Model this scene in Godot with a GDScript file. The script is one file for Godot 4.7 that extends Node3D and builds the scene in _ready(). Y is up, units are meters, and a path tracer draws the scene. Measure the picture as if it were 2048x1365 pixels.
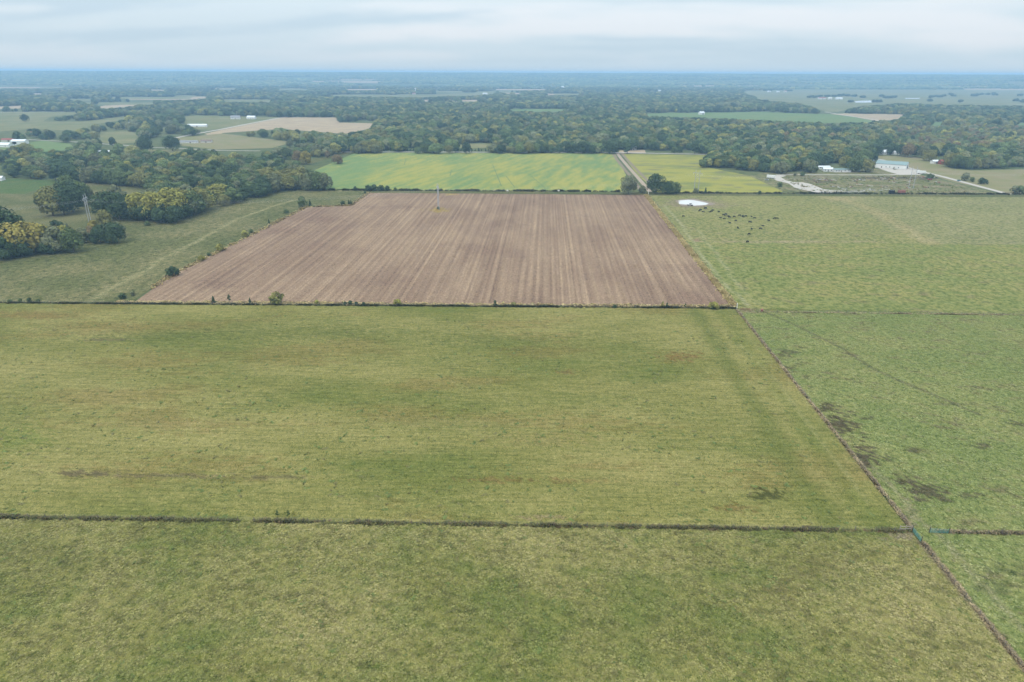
extends Node3D
# Farmland seen from the air. y up, metres. The camera hangs 110 m over the hay field, looking along -z.

const F := 1366.0          # focal length in photo pixels
const HY := 144.6          # horizon row in the photo
const EDGE := 12000.0      # how far the land is built: up to the crest of the low wooded rise that closes the view
const ROLL := 0.23
const CAM_H := 110.0
var rng := RandomNumberGenerator.new()
var pitch := atan((682.5 - HY) / F)
var taken := {}
var MT := {}
var n_big := FastNoiseLite.new()
var n_mid := FastNoiseLite.new()
var n_fine := FastNoiseLite.new()

# ---------------------------------------------------------------- pixels and ground
func G(x: float, y: float) -> Vector3:
	var r := deg_to_rad(ROLL)
	var a := x - 1024.0
	var b := 682.5 - y
	var u := a * cos(r) - b * sin(r)
	var v := a * sin(r) + b * cos(r)
	var d := Vector3(u, v * cos(pitch) - F * sin(pitch), -(F * cos(pitch) + v * sin(pitch)))
	var t := -CAM_H / d.y if d.y < 0.0 else 1e9
	if Vector2(d.x, d.z).length() * t > 4900.0:     # out where the land rises
		var lo := 4800.0 / Vector2(d.x, d.z).length()
		var hi := (EDGE - 400.0) / Vector2(d.x, d.z).length()
		for i in 40:
			t = (lo + hi) * 0.5
			if CAM_H + d.y * t > rise(d.x * t, d.z * t): lo = t
			else: hi = t
	return Vector3(0, CAM_H, 0) + d * t

# The land is flat to 5 km, then swells to a low wooded crest.
func rise(x: float, z: float) -> float:
	var r := sqrt(x * x + z * z)
	if r < 5000.0: return 0.0
	return smoothstep(5000.0, 9900.0, r) * (92.0 + n_big.get_noise_2d(atan2(x, -z) * 2600.0, 40.0) * 3.5)

func PX(p: Vector3) -> Vector2:
	var q := p - Vector3(0, CAM_H, 0)
	var depth := -q.z * cos(pitch) - q.y * sin(pitch)
	if depth < 1.0:
		return Vector2(-9999, 9999)
	var up := q.y * cos(pitch) - q.z * sin(pitch)
	var u := q.x / depth * F
	var v := up / depth * F
	var r := deg_to_rad(ROLL)
	return Vector2(1024.0 + u * cos(r) + v * sin(r), 682.5 - (v * cos(r) - u * sin(r)))

func G2(a: Array) -> PackedVector2Array:
	var o := PackedVector2Array()
	for p in a:
		var g := G(p[0], p[1])
		o.append(Vector2(g.x, g.z))
	return o

# ---------------------------------------------------------------- nodes
func numbered(called: String) -> String:
	var n: int = taken.get(called, 0)
	taken[called] = n + 1
	return called if n == 0 else "%s_%03d" % [called, n]

func tag(o: Node, label: String, category: String, group := "", kind := "") -> void:
	if label: o.set_meta("label", label)
	if category: o.set_meta("category", category)
	if group: o.set_meta("group", group)
	if kind: o.set_meta("kind", kind)

func thing(called: String, label: String, category: String, at: Vector3, turn := 0.0, group := "") -> Node3D:
	var o := Node3D.new()
	o.name = numbered(called)
	add_child(o)
	o.position = at
	o.rotation.y = turn
	tag(o, label, category, group)
	return o

func part(called: String, mesh: Mesh, m: Material, parent: Node, at := Vector3.ZERO, turn := 0.0) -> MeshInstance3D:
	var o := MeshInstance3D.new()
	o.name = called
	o.mesh = mesh
	o.material_override = m
	o.position = at
	o.rotation.y = turn
	parent.add_child(o, true)
	return o

func land(called: String, mesh: Mesh, m: Material, label := "", category := "") -> MeshInstance3D:
	var o := MeshInstance3D.new()
	o.name = numbered(called)
	o.mesh = mesh
	o.material_override = m
	add_child(o)
	tag(o, label, category, "", "structure")
	return o

func stuff(called: String, mesh: Mesh, buf: PackedFloat32Array, label: String, category: String, m: Material = null) -> void:
	if buf.size() == 0:
		return
	var mm := MultiMesh.new()
	mm.transform_format = MultiMesh.TRANSFORM_3D
	mm.use_colors = true
	mm.mesh = mesh
	mm.instance_count = buf.size() / 16
	mm.buffer = buf
	var o := MultiMeshInstance3D.new()
	o.name = numbered(called)
	o.multimesh = mm
	if m: o.material_override = m
	add_child(o)
	tag(o, label, category, "", "stuff")

func put(buf: PackedFloat32Array, at: Vector3, yaw: float, sx: float, sy: float, c: Color, lean := 0.0) -> void:
	var k := cos(yaw)
	var s := sin(yaw)
	buf.append_array(PackedFloat32Array([k * sx, lean * sy, s * sx, at.x, 0.0, sy, 0.0, at.y, -s * sx, 0.0, k * sx, at.z, c.r, c.g, c.b, 1.0]))

# ---------------------------------------------------------------- materials
func lin(r: float, g: float, b: float) -> Color:
	return Color(r, g, b).linear_to_srgb()

func plain(key: String, r: float, g: float, b: float, rough := 0.8, metal := 0.0) -> StandardMaterial3D:
	if not MT.has(key):
		var m := StandardMaterial3D.new()
		m.resource_name = key
		m.albedo_color = lin(r, g, b)
		m.roughness = rough
		m.metallic = metal
		m.metallic_specular = 0.35
		MT[key] = m
	return MT[key]

func noise_tex(sd: int, freq: float, oct: int, ramp: Array, type := FastNoiseLite.TYPE_SIMPLEX_SMOOTH, size := 1024) -> NoiseTexture2D:
	var n := FastNoiseLite.new()
	n.seed = sd
	n.noise_type = type
	n.frequency = freq
	n.fractal_octaves = oct
	n.fractal_gain = 0.74
	var t := NoiseTexture2D.new()
	t.width = size
	t.height = size
	t.seamless = true
	t.seamless_blend_skirt = 0.15
	t.noise = n
	if ramp.size():
		var g := Gradient.new()
		g.offsets = PackedFloat32Array(ramp.map(func(e): return e[0]))
		g.colors = PackedColorArray(ramp.map(func(e): return lin(e[1], e[2], e[3])))
		t.color_ramp = g
	return t

# A mat of short strokes in clumps: blades, thatch and straw. lo and hi are the darkest and palest tones, relative to the land's own colour.
func stroke_tex(sd: int, clumps: int, per: int, spread: float, w: int, l: int, lo: Color, hi: Color, lines := 0.0) -> ImageTexture:
	var r := RandomNumberGenerator.new()
	r.seed = sd
	var n := 1024
	var img := Image.create(n, n, false, Image.FORMAT_RGB8)
	img.fill(lo.lerp(hi, 0.5).linear_to_srgb())
	var tones := []
	for i in 33:
		var c := lo.lerp(hi, i / 32.0)
		tones.append(Color(c.r * r.randf_range(0.94, 1.06), c.g, c.b * r.randf_range(0.9, 1.1)).linear_to_srgb())
	var dens := PackedFloat32Array()      # how much residue lies on each line of the field
	var run := 0.5
	for i in n:
		if i % 11 == 0: run = lerpf(r.randf(), 0.5 + 0.5 * sin(TAU * i / n * 21.0), 0.35)
		dens.append(run)
	for k in clumps:
		var x := r.randf() * n
		var y := r.randf() * n
		var t := clampf(r.randfn(0.5, 0.22), 0, 1)
		if lines > 0.0: t = clampf(t + (dens[int(x)] - 0.5) * lines, 0, 1)
		for j in per:
			var a := int(x + r.randfn() * spread) & (n - 1)
			var b := int(y + r.randfn() * spread) & (n - 1)
			var i := clampi(int((t + r.randfn() * 0.2) * 32.0), 0, 32)
			img.fill_rect(Rect2i(a, b, 1 + r.randi() % w, 1 + r.randi() % l), tones[i])
	return ImageTexture.create_from_image(img)

func soil_mat(key: String, tex: Texture2D, over: Texture2D, height: Texture2D = null, relief := 0.0) -> StandardMaterial3D:
	var m := StandardMaterial3D.new()
	m.resource_name = key
	m.albedo_texture = tex
	m.vertex_color_use_as_albedo = true
	m.roughness = 1.0
	m.metallic_specular = 0.12
	if over:
		m.detail_enabled = true
		m.detail_blend_mode = BaseMaterial3D.BLEND_MODE_MUL
		m.detail_albedo = over
		m.detail_uv_layer = BaseMaterial3D.DETAIL_UV_2
	if height:
		m.heightmap_enabled = true
		m.heightmap_texture = height
		m.heightmap_scale = relief
	return m

# ---------------------------------------------------------------- shapes
func begin() -> SurfaceTool:
	var st := SurfaceTool.new()
	st.begin(Mesh.PRIMITIVE_TRIANGLES)
	st.set_smooth_group(-1)
	return st

func done(st: SurfaceTool) -> ArrayMesh:
	st.generate_normals()
	return st.commit()

func tri(st: SurfaceTool, a: Vector3, b: Vector3, c: Vector3) -> void:
	st.add_vertex(a); st.add_vertex(b); st.add_vertex(c)

func quad(st: SurfaceTool, a: Vector3, b: Vector3, c: Vector3, d: Vector3) -> void:
	tri(st, a, b, c); tri(st, a, c, d)

func box(st: SurfaceTool, lo: Vector3, hi: Vector3) -> void:
	var v := []
	for i in 8:
		v.append(Vector3(hi.x if i & 1 else lo.x, hi.y if i & 2 else lo.y, hi.z if i & 4 else lo.z))
	for f in [[0, 2, 3, 1], [4, 5, 7, 6], [0, 1, 5, 4], [2, 6, 7, 3], [0, 4, 6, 2], [1, 3, 7, 5]]:
		quad(st, v[f[3]], v[f[2]], v[f[1]], v[f[0]])

func box_mesh(lo: Vector3, hi: Vector3) -> ArrayMesh:
	var st := begin()
	box(st, lo, hi)
	return done(st)

func tube(st: SurfaceTool, a: Vector3, b: Vector3, r0: float, r1: float, n := 6) -> void:
	var d := (b - a).normalized()
	var u := d.cross(Vector3.RIGHT if absf(d.x) < 0.8 else Vector3.FORWARD).normalized()
	var w := d.cross(u)
	for i in n:
		var p := u * cos(TAU * i / n) + w * sin(TAU * i / n)
		var q := u * cos(TAU * (i + 1) / n) + w * sin(TAU * (i + 1) / n)
		quad(st, a + p * r0, b + p * r1, b + q * r1, a + q * r0)
		tri(st, b, b + q * r1, b + p * r1)
		tri(st, a, a + p * r0, a + q * r0)

func tube_mesh(a: Vector3, b: Vector3, r0: float, r1: float, n := 6) -> ArrayMesh:
	var st := begin()
	tube(st, a, b, r0, r1, n)
	return done(st)

# A flat sheet over a polygon, split until edges are short enough, with a colour at each corner.
func sheet(poly: PackedVector2Array, y: float, cell: float, paint: Callable, uv: Callable) -> ArrayMesh:
	var ids := Geometry2D.triangulate_polygon(poly)
	var V := PackedVector3Array()
	var C := PackedColorArray()
	var U := PackedVector2Array()
	var U2 := PackedVector2Array()
	var stack := []
	for i in range(0, ids.size(), 3):
		stack.append([poly[ids[i]], poly[ids[i + 1]], poly[ids[i + 2]]])
	while stack.size():
		var t: Array = stack.pop_back()
		var a: Vector2 = t[0]
		var b: Vector2 = t[1]
		var c: Vector2 = t[2]
		var e := [a.distance_squared_to(b), b.distance_squared_to(c), c.distance_squared_to(a)]
		var k := 0 if e[0] >= e[1] and e[0] >= e[2] else (1 if e[1] >= e[2] else 2)
		if e[k] > cell * cell:
			if k == 1:
				var s := a; a = b; b = c; c = s
			elif k == 2:
				var s := c; c = b; b = a; a = s
			var m := (a + b) * 0.5
			stack.append([a, m, c])
			stack.append([m, b, c])
			continue
		if (b - a).cross(c - a) < 0.0:
			var s := b; b = c; c = s
		for p in [a, b, c]:
			V.append(Vector3(p.x, y + rise(p.x, p.y), p.y))
			C.append(paint.call(p.x, p.y))
			var w: Array = uv.call(p.x, p.y)
			U.append(w[0])
			U2.append(w[1])
	var N := PackedVector3Array()
	N.resize(V.size())
	N.fill(Vector3.UP)
	var arr := []
	arr.resize(Mesh.ARRAY_MAX)
	arr[Mesh.ARRAY_VERTEX] = V
	arr[Mesh.ARRAY_NORMAL] = N
	arr[Mesh.ARRAY_COLOR] = C
	arr[Mesh.ARRAY_TEX_UV] = U
	arr[Mesh.ARRAY_TEX_UV2] = U2
	var m := ArrayMesh.new()
	m.add_surface_from_arrays(Mesh.PRIMITIVE_TRIANGLES, arr)
	return m

# A four-cornered field as a grid with gentle unevenness.
func grid(a: Vector2, b: Vector2, c: Vector2, d: Vector2, y: float, cell: float, relief: float, paint: Callable, uv: Callable) -> ArrayMesh:
	var nx := int(ceil(maxf(a.distance_to(b), d.distance_to(c)) / cell))
	var nz := int(ceil(maxf(a.distance_to(d), b.distance_to(c)) / cell))
	var V := PackedVector3Array()
	var C := PackedColorArray()
	var U := PackedVector2Array()
	var U2 := PackedVector2Array()
	var I := PackedInt32Array()
	for j in nz + 1:
		var l := a.lerp(d, float(j) / nz)
		var r := b.lerp(c, float(j) / nz)
		for i in nx + 1:
			var p := l.lerp(r, float(i) / nx)
			var edge := minf(minf(i, nx - i), minf(j, nz - j)) / 3.0
			V.append(Vector3(p.x, y + relief * clampf(edge, 0, 1) * (n_fine.get_noise_2d(p.x, p.y) * 0.6 + n_mid.get_noise_2d(p.x * 2.0, p.y * 2.0)), p.y))
			C.append(paint.call(p.x, p.y))
			var w: Array = uv.call(p.x, p.y)
			U.append(w[0])
			U2.append(w[1])
	for j in nz:
		for i in nx:
			var k := j * (nx + 1) + i
			I.append_array(PackedInt32Array([k, k + 1, k + nx + 2, k, k + nx + 2, k + nx + 1]))
	var arr := []
	arr.resize(Mesh.ARRAY_MAX)
	arr[Mesh.ARRAY_VERTEX] = V
	arr[Mesh.ARRAY_COLOR] = C
	arr[Mesh.ARRAY_TEX_UV] = U
	arr[Mesh.ARRAY_TEX_UV2] = U2
	arr[Mesh.ARRAY_INDEX] = I
	var m := ArrayMesh.new()
	m.add_surface_from_arrays(Mesh.PRIMITIVE_TRIANGLES, arr)
	var st := SurfaceTool.new()
	st.create_from(m, 0)
	st.generate_normals()
	return st.commit()

func ribbon(pts: Array, width: float, y: float) -> ArrayMesh:
	var st := begin()
	for i in pts.size() - 1:
		var a: Vector3 = pts[i]
		var b: Vector3 = pts[i + 1]
		var pa: Vector3 = pts[maxi(i - 1, 0)]
		var nb: Vector3 = pts[mini(i + 2, pts.size() - 1)]
		var sa := (b - pa).cross(Vector3.UP).normalized() * width * 0.5
		var sb := (nb - a).cross(Vector3.UP).normalized() * width * 0.5
		var up := Vector3.UP * y
		st.set_normal(Vector3.UP)
		quad(st, a - sa + up, b - sb + up, b + sb + up, a + sa + up)
	return st.commit()

# ---------------------------------------------------------------- vegetation
func leaf(st: SurfaceTool, at: Vector3, nrm: Vector3, s: float, c: Color) -> void:
	var u := nrm.cross(Vector3(rng.randf() - 0.5, rng.randf() - 0.5, rng.randf() - 0.5)).normalized()
	var w := nrm.cross(u).normalized() * s
	u *= s * rng.randf_range(0.7, 1.1)
	st.set_color(c)
	st.set_normal(nrm)
	var a := at - u * 0.6
	var b := at + w * 0.5 + u * rng.randf_range(-0.2, 0.2)
	var d := at - w * 0.5 + u * rng.randf_range(-0.2, 0.2)
	var e := at + u * 0.6
	tri(st, a, b, e); tri(st, a, e, d)

# A crown of leaf sprays on uneven lobes. Unit: 1 m; the caller scales the whole tree.
func crown_mesh(wide: float, tall: float, base: float, lobes: int, leaves: int, size: float, shape := 0) -> ArrayMesh:
	var st := SurfaceTool.new()
	st.begin(Mesh.PRIMITIVE_TRIANGLES)
	var L := []
	for i in lobes:
		var a := TAU * i * 0.382 + rng.randf() * 0.8
		var h := (i + 0.5) / lobes
		var p: Vector3
		var r: float
		if shape == 1:      # cone, as a cedar
			var w := wide * 0.5 * (1.0 - h) * 0.62
			p = Vector3(cos(a) * w, base + h * tall * 0.93, sin(a) * w)
			r = wide * (0.30 - 0.2 * h)
		else:
			var ring := sqrt(maxf(0.0, 1.0 - pow(absf(h - 0.38) / 0.66, 2.2)))
			var w := wide * 0.5 * ring * rng.randf_range(0.35, 0.72)
			if i >= lobes - 2: w *= 0.35
			p = Vector3(cos(a) * w, base + tall * (0.14 + h * 0.66) + rng.randf_range(-0.3, 0.3), sin(a) * w)
			r = wide * rng.randf_range(0.19, 0.29)
		L.append([p, r, rng.randf_range(0.8, 1.0)])
	var mid := Vector3(0, base + tall * 0.4, 0)
	for k in leaves:
		var l: Array = L[rng.randi() % L.size()]
		var d := Vector3(rng.randfn(), rng.randfn() + 0.25, rng.randfn()).normalized()
		var at: Vector3 = l[0] + d * l[1] * rng.randf_range(0.72, 1.08) * Vector3(1, 0.86, 1)
		if at.y < base * 0.6:
			at.y = base * 0.6 + rng.randf() * 0.4
		var nrm := (d * 0.75 + (at - mid).normalized() * 0.3 + Vector3(rng.randf() - 0.5, rng.randf() - 0.5, rng.randf() - 0.5) * 1.1).normalized()
		var v: float = l[2] * rng.randf_range(0.62, 1.0)
		leaf(st, at, nrm, size * rng.randf_range(0.65, 1.25), Color(v, v * rng.randf_range(0.92, 1.0), v * rng.randf_range(0.75, 1.0)))
	return st.commit()

func trunk_mesh(tall: float, r: float, crown_base: float, wide: float) -> ArrayMesh:
	var st := begin()
	var fork := Vector3(rng.randf_range(-0.2, 0.2), crown_base + tall * 0.12, rng.randf_range(-0.2, 0.2))
	tube(st, Vector3(0, -0.3, 0), Vector3(0, 0.5, 0), r * 1.5, r)
	tube(st, Vector3(0, 0.5, 0), fork, r, r * 0.75)
	for i in 5:
		var a := TAU * i / 5.0 + rng.randf()
		var e := fork + Vector3(cos(a) * wide * 0.3, tall * rng.randf_range(0.25, 0.45), sin(a) * wide * 0.3)
		tube(st, fork, e, r * 0.5, r * 0.12, 5)
	return done(st)

func leaf_mat(key: String, c: Color) -> StandardMaterial3D:
	if not MT.has(key):
		var m := StandardMaterial3D.new()
		m.resource_name = key
		m.albedo_color = c.linear_to_srgb()
		m.vertex_color_use_as_albedo = true
		m.roughness = 0.75
		m.metallic_specular = 0.12
		m.cull_mode = BaseMaterial3D.CULL_DISABLED
		m.backlight_enabled = true
		m.backlight = Color(0.45, 0.45, 0.35)
		MT[key] = m
	return MT[key]

# kinds of foliage: adjective for the label, linear leaf colour
var KIND := {
	"dark": ["dark green", Color(0.074, 0.116, 0.060)],
	"mid": ["mid green", Color(0.140, 0.190, 0.082)],
	"grey": ["grey-green", Color(0.210, 0.230, 0.132)],
	"olive": ["olive green", Color(0.262, 0.262, 0.098)],
	"lime": ["yellow-green", Color(0.34, 0.335, 0.095)],
	"gold": ["golden yellow", Color(0.34, 0.295, 0.085)],
	"rust": ["rusty brown", Color(0.26, 0.205, 0.115)],
}
var CROWN := []
var TRUNK := []
var crown_h := []

func make_prototypes() -> void:
	rng.seed = 11
	for i in 8:
		var wide: float = [12.0, 14.0, 11.0, 9.0, 13.0, 10.0, 15.0, 8.0][i]
		var tall: float = [11.5, 12.0, 12.5, 11.0, 10.0, 9.0, 13.0, 12.0][i]
		var base: float = [1.4, 1.6, 1.2, 1.0, 1.0, 0.8, 2.0, 1.4][i]
		CROWN.append(crown_mesh(wide, tall, base, [12, 14, 13, 10, 13, 10, 17, 10][i], 2300, 0.88))
		TRUNK.append(trunk_mesh(tall, 0.32, base, wide))
		crown_h.append(base + tall)
	# 8: cedar; 9: low shrub; 10: sapling
	CROWN.append(crown_mesh(5.0, 9.0, 0.5, 14, 800, 0.7, 1)); TRUNK.append(trunk_mesh(7.0, 0.18, 0.5, 1.0)); crown_h.append(9.5)
	CROWN.append(crown_mesh(4.2, 3.0, 0.2, 8, 420, 0.55)); TRUNK.append(trunk_mesh(2.4, 0.10, 0.3, 3.0)); crown_h.append(3.2)
	CROWN.append(crown_mesh(2.2, 3.2, 1.0, 6, 260, 0.38)); TRUNK.append(trunk_mesh(3.0, 0.07, 1.0, 1.2)); crown_h.append(4.2)

func stand_of(p: Vector2, low: bool) -> Array:
	if p.y > 560 and p.x < 1480: return ["in the weedy hedge along the stubble field", "trees and bushes of the stubble field's hedge"]
	if low and p.x < 780 and p.y > 378 and p.x > 262: return ["on the straw edge of the stubble field", "bushes on the stubble field's straw edge"]
	if p.x < 262 and p.y > 384: return ["of the groves in the hillocky pasture past the rough grass", "pasture grove trees"]
	if p.x < 700 and p.y > 318: return ["in the creek woods beside the rough grass field", "creek woods trees"]
	if p.x < 700: return ["among the farmyards and lanes behind the creek woods", "farmyard trees"]
	if p.x > 1220 and p.x < 1480 and p.y > 355: return ["at the end of the dirt lane by the cattle pasture", "trees at the dirt lane's end"]
	if p.x > 1380 and p.y > 308: return ["around the trailers and sheds of the work yard", "work yard trees"]
	return ["in the tree line along the road behind the bean field", "road tree line"]

var n_tree := 0
func tree(at: Vector3, proto: int, kind: String, h: float, w := 1.0, called := "broadleaf_tree", label := "") -> void:
	var s: float = h / crown_h[proto]
	var st := stand_of(PX(at), proto >= 8)
	var what := "tree"
	if proto == 8: what = "cedar"; called = "cedar_tree"
	elif proto == 9: what = "shrub"; called = "shrub"
	elif proto == 10: what = "sapling"; called = "young_tree"
	var adj: String = ("tall " if h > 13.0 else ("small " if h < 9.5 else "")) + KIND[kind][0] + [" rounded", " broad-crowned", " domed", " upright", " low-branched", " bushy", " spreading", " narrow"][mini(proto, 7)]
	if proto >= 8: adj = {"dark": "dark green", "mid": "mid green", "grey": "grey-green", "olive": "olive green", "lime": "yellow-green", "gold": "golden yellow", "rust": "rusty brown"}[kind] + [" conical", " low", " slender"][proto - 8]
	var o := thing(called, label if label else "%s %s %s" % [adj, what, st[0]], "bush" if what == "shrub" else "tree", at, rng.randf() * TAU, st[1])
	o.scale = Vector3(s * w, s, s * w)
	part("crown", CROWN[proto], leaf_mat("leaf_" + kind, KIND[kind][1]), o)
	part("trunk", TRUNK[proto], plain("bark", 0.085, 0.070, 0.055, 0.95), o)
	n_tree += 1

func two(crown: Mesh, trunk: Mesh) -> ArrayMesh:
	var m := ArrayMesh.new()
	m.add_surface_from_arrays(Mesh.PRIMITIVE_TRIANGLES, crown.surface_get_arrays(0))
	m.add_surface_from_arrays(Mesh.PRIMITIVE_TRIANGLES, trunk.surface_get_arrays(0))
	m.surface_set_material(0, leaf_mat("leaf_mixed", Color(1, 1, 1)))
	m.surface_set_material(1, plain("bark", 0.085, 0.070, 0.055, 0.95))
	return m

func tuft_mesh(blades: int, wide: float, tall: float, flat: float) -> ArrayMesh:
	var st := SurfaceTool.new()
	st.begin(Mesh.PRIMITIVE_TRIANGLES)
	for i in blades:
		var a := rng.randf() * TAU
		var d := Vector3(cos(a), 0, sin(a))
		var side := d.cross(Vector3.UP) * rng.randf_range(0.10, 0.2) * wide
		var root := Vector3(rng.randf() - 0.5, 0, rng.randf() - 0.5) * wide * 0.7
		root.y = -0.02
		var tip := root + d * wide * flat * rng.randf_range(0.3, 0.6) + Vector3.UP * tall * rng.randf_range(0.55, 1.0)
		var v := rng.randf_range(0.7, 1.0)
		st.set_color(Color(v, v, v))
		st.set_normal((Vector3.UP + d * 0.3).normalized())
		tri(st, root - side, tip, root + side)
	return st.commit()

# ---------------------------------------------------------------- colours of the land (linear base colours)
var fence_a: Vector2
var fence_d: Vector2
var PATCH := []   # [photo x, photo y, half width, half height, colour, strength] of stains and worn spots on the grass

func off_fence(x: float, z: float) -> float:   # metres west of the long fence
	return (Vector2(x, z) - fence_a).cross(fence_d)

func patched(c: Color, x: float, z: float, east := false) -> Color:
	var p := PX(Vector3(x, 0, z))
	for s in PATCH:
		if s[1] > 600 and (s[0] > 1475.0 + (s[1] - 620.0) * 0.78) != east: continue
		var dx: float = (p.x - s[0]) / s[2]
		if absf(dx) > 1.6: continue
		var dy: float = (p.y - s[1]) / s[3]
		if absf(dy) > 1.6: continue
		var k := 1.0 - sqrt(dx * dx + dy * dy) + n_fine.get_noise_2d(x * 2.3, z * 2.3) * 1.15 + n_mid.get_noise_2d(x * 3.0, z * 3.0) * 0.6 - 0.12
		if k > 0.0:
			c = c.lerp(s[4], clampf(k * 3.2, 0, 1) * s[5])
	for t in PATHS:
		if not t[4].has_point(Vector2(x, z)): continue
		var q := Vector2(x, z)
		for i in t[0].size() - 1:
			var d := q.distance_to(Geometry2D.get_closest_point_to_segment(q, t[0][i], t[0][i + 1]))
			if d < t[1]:
				c = c.lerp(t[2], t[3] * clampf(1.3 - d / t[1] + n_fine.get_noise_2d(x, z) * 0.6, 0, 1))
				break
	return c

var PATHS := []   # worn wheel tracks and cattle paths: [line, half width, colour, strength, box]
func path(pts: Array, half: float, c: Color, k: float) -> void:
	var l := G2(pts)
	var r := Rect2(l[0], Vector2.ZERO)
	for p in l: r = r.expand(p)
	PATHS.append([l, half, c, k, r.grow(half)])

const TAN := Color(0.362, 0.310, 0.136)
const GRN := Color(0.172, 0.192, 0.056)
const OLV := Color(0.264, 0.244, 0.088)
const RED := Color(0.263, 0.161, 0.067)
const EARTH := Color(0.100, 0.074, 0.052)

func c_hay_near(x: float, z: float) -> Color:
	var a := n_big.get_noise_2d(x * 1.3 + 90.0, z * 1.8)
	var b := n_mid.get_noise_2d(x + z * 0.5, z * 1.4 - x * 0.3)
	var f := n_fine.get_noise_2d(x * 0.9, z * 1.6)
	var c := OLV.lerp(TAN, clampf(0.30 + a * 0.8 + b * 0.55, 0, 1)).lerp(GRN, clampf(0.12 - a * 0.7 + b * 0.9 + f * 0.5, 0, 0.85))
	c = c.lerp(Color(0.095, 0.085, 0.034), clampf(f * 1.4 - 0.3 - b * 0.8, 0, 0.4))
	return patched(c * 0.98, x, z)

func c_hay_far(x: float, z: float) -> Color:
	var a := n_big.get_noise_2d(x * 0.7, z * 1.5)
	var b := n_mid.get_noise_2d(x * 0.35, z * 1.1)
	var f := n_fine.get_noise_2d(x * 0.6, z * 1.4)
	var c := OLV.lerp(TAN, clampf(0.42 + a * 0.9 + b * 0.5, 0, 1)).lerp(GRN, clampf(0.10 - a * 0.9 + b * 0.5 + f * 0.35, 0, 0.8))
	c = c.lerp(RED, clampf(n_big.get_noise_2d(x * 0.8 + 500.0, z * 2.6) * 1.3 - 0.25 + f * 0.5, 0, 0.32))
	var d := off_fence(x, z)
	if d < 34.0:   # headland passes along the fence
		var e := d + n_mid.get_noise_1d(z) * 1.5
		c = c.lerp(GRN * 0.92, 0.6 * exp(-pow((e - 21.0) / 4.0, 2.0)))
		c = c.lerp(TAN, 0.35 * exp(-pow((e - 14.5) / 2.2, 2.0)) + 0.3 * exp(-pow((e - 4.5) / 0.8, 2.0)) + 0.25 * exp(-pow((e - 2.6) / 0.6, 2.0)))
		c = c.lerp(GRN * 1.15, 0.35 * exp(-pow((e - 8.5) / 3.0, 2.0)))
	return patched(c, x, z)

func c_pasture(x: float, z: float) -> Color:
	var p := PX(Vector3(x, 0, z))
	var a := n_big.get_noise_2d(x * 1.2 + 40.0, z * 1.6)
	var b := n_mid.get_noise_2d(x * 0.8, z * 1.7)
	var f := n_fine.get_noise_2d(x * 0.8, z * 1.8)
	var g := Color(0.232, 0.256, 0.100)
	var t := Color(0.322, 0.305, 0.134)
	if p.y < 628.0 + (p.x - 2048.0) * 0.012:      # the lots beyond the cross fence
		g = Color(0.181, 0.191, 0.063)
		t = Color(0.258, 0.225, 0.085)
	if p.y < 486.0 + (p.x - 1700.0) * 0.012 + f * 1.5:      # grazed yellower past the worn line
		g = Color(0.210, 0.198, 0.078)
		t = Color(0.277, 0.237, 0.101)
		if p.x > 1640.0 + (p.y - 390.0) * 2.2 + b * 30.0:
			g = Color(0.214, 0.198, 0.090)
			t = Color(0.290, 0.251, 0.126)
	var c := g.lerp(t, clampf(0.35 + a * 0.7 + b * 0.7 + f * 0.6, 0, 1))
	c = c.lerp(Color(0.150, 0.120, 0.075), clampf(b * 2.2 + f * 1.8 - 1.0, 0, 0.65))
	return patched(c, x, z, true)

func c_rough(x: float, z: float) -> Color:
	var a := n_big.get_noise_2d(x, z * 1.4)
	var b := n_mid.get_noise_2d(x * 1.4, z * 1.4)
	var f := n_fine.get_noise_2d(x * 1.2, z * 1.2)
	var c := Color(0.205, 0.188, 0.102).lerp(Color(0.268, 0.230, 0.132), clampf(0.4 + a + b * 0.6, 0, 1))
	c = c.lerp(Color(0.150, 0.158, 0.070), clampf(0.25 - a + f * 1.1, 0, 0.8))
	return patched(c, x, z)

func c_stubble(x: float, z: float) -> Color:
	var a := n_big.get_noise_2d(x * 1.1, z * 0.6)
	var b := n_mid.get_noise_2d(x * 1.2, z * 0.35)
	var c := Color(0.325, 0.238, 0.182).lerp(Color(0.400, 0.302, 0.226), clampf(0.45 + a + b * 0.5, 0, 1))
	c = c.lerp(Color(0.215, 0.145, 0.125), clampf(n_big.get_noise_2d(x * 1.7 + 700.0, z * 1.2) * 1.6 - 0.35, 0, 0.2))
	return patched(c, x, z)

func c_beans(x: float, z: float) -> Color:
	var u := x * 0.96 + z * 0.27
	var v := z * 0.96 - x * 0.27
	var a := n_mid.get_noise_2d(u * 2.2, v * 0.20)
	var b := n_big.get_noise_2d(x * 0.9 + 30.0, z * 0.35)
	var f := n_fine.get_noise_2d(u * 1.0, v * 0.09)
	var k := clampf(0.36 + a * 0.9 + b * 0.8 + f * 0.7 + (0.14 if x > -140.0 else -0.12), 0, 1)
	return Color(0.150, 0.205, 0.080).lerp(Color(0.295, 0.270, 0.076), k)

func c_beans_ripe(x: float, z: float) -> Color:
	var a := n_mid.get_noise_2d(x * 0.35, z * 0.9)
	var b := n_big.get_noise_2d(x * 0.8, z * 1.3)
	var c := Color(0.275, 0.250, 0.062).lerp(Color(0.165, 0.175, 0.060), clampf(a * 1.8 + b * 1.2 - 0.1, 0, 0.9))
	return c.lerp(Color(0.165, 0.150, 0.090), clampf(n_mid.get_noise_2d(x * 0.5 + 300.0, z * 0.9) * 2.5 - 0.5, 0, 0.8))

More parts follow.
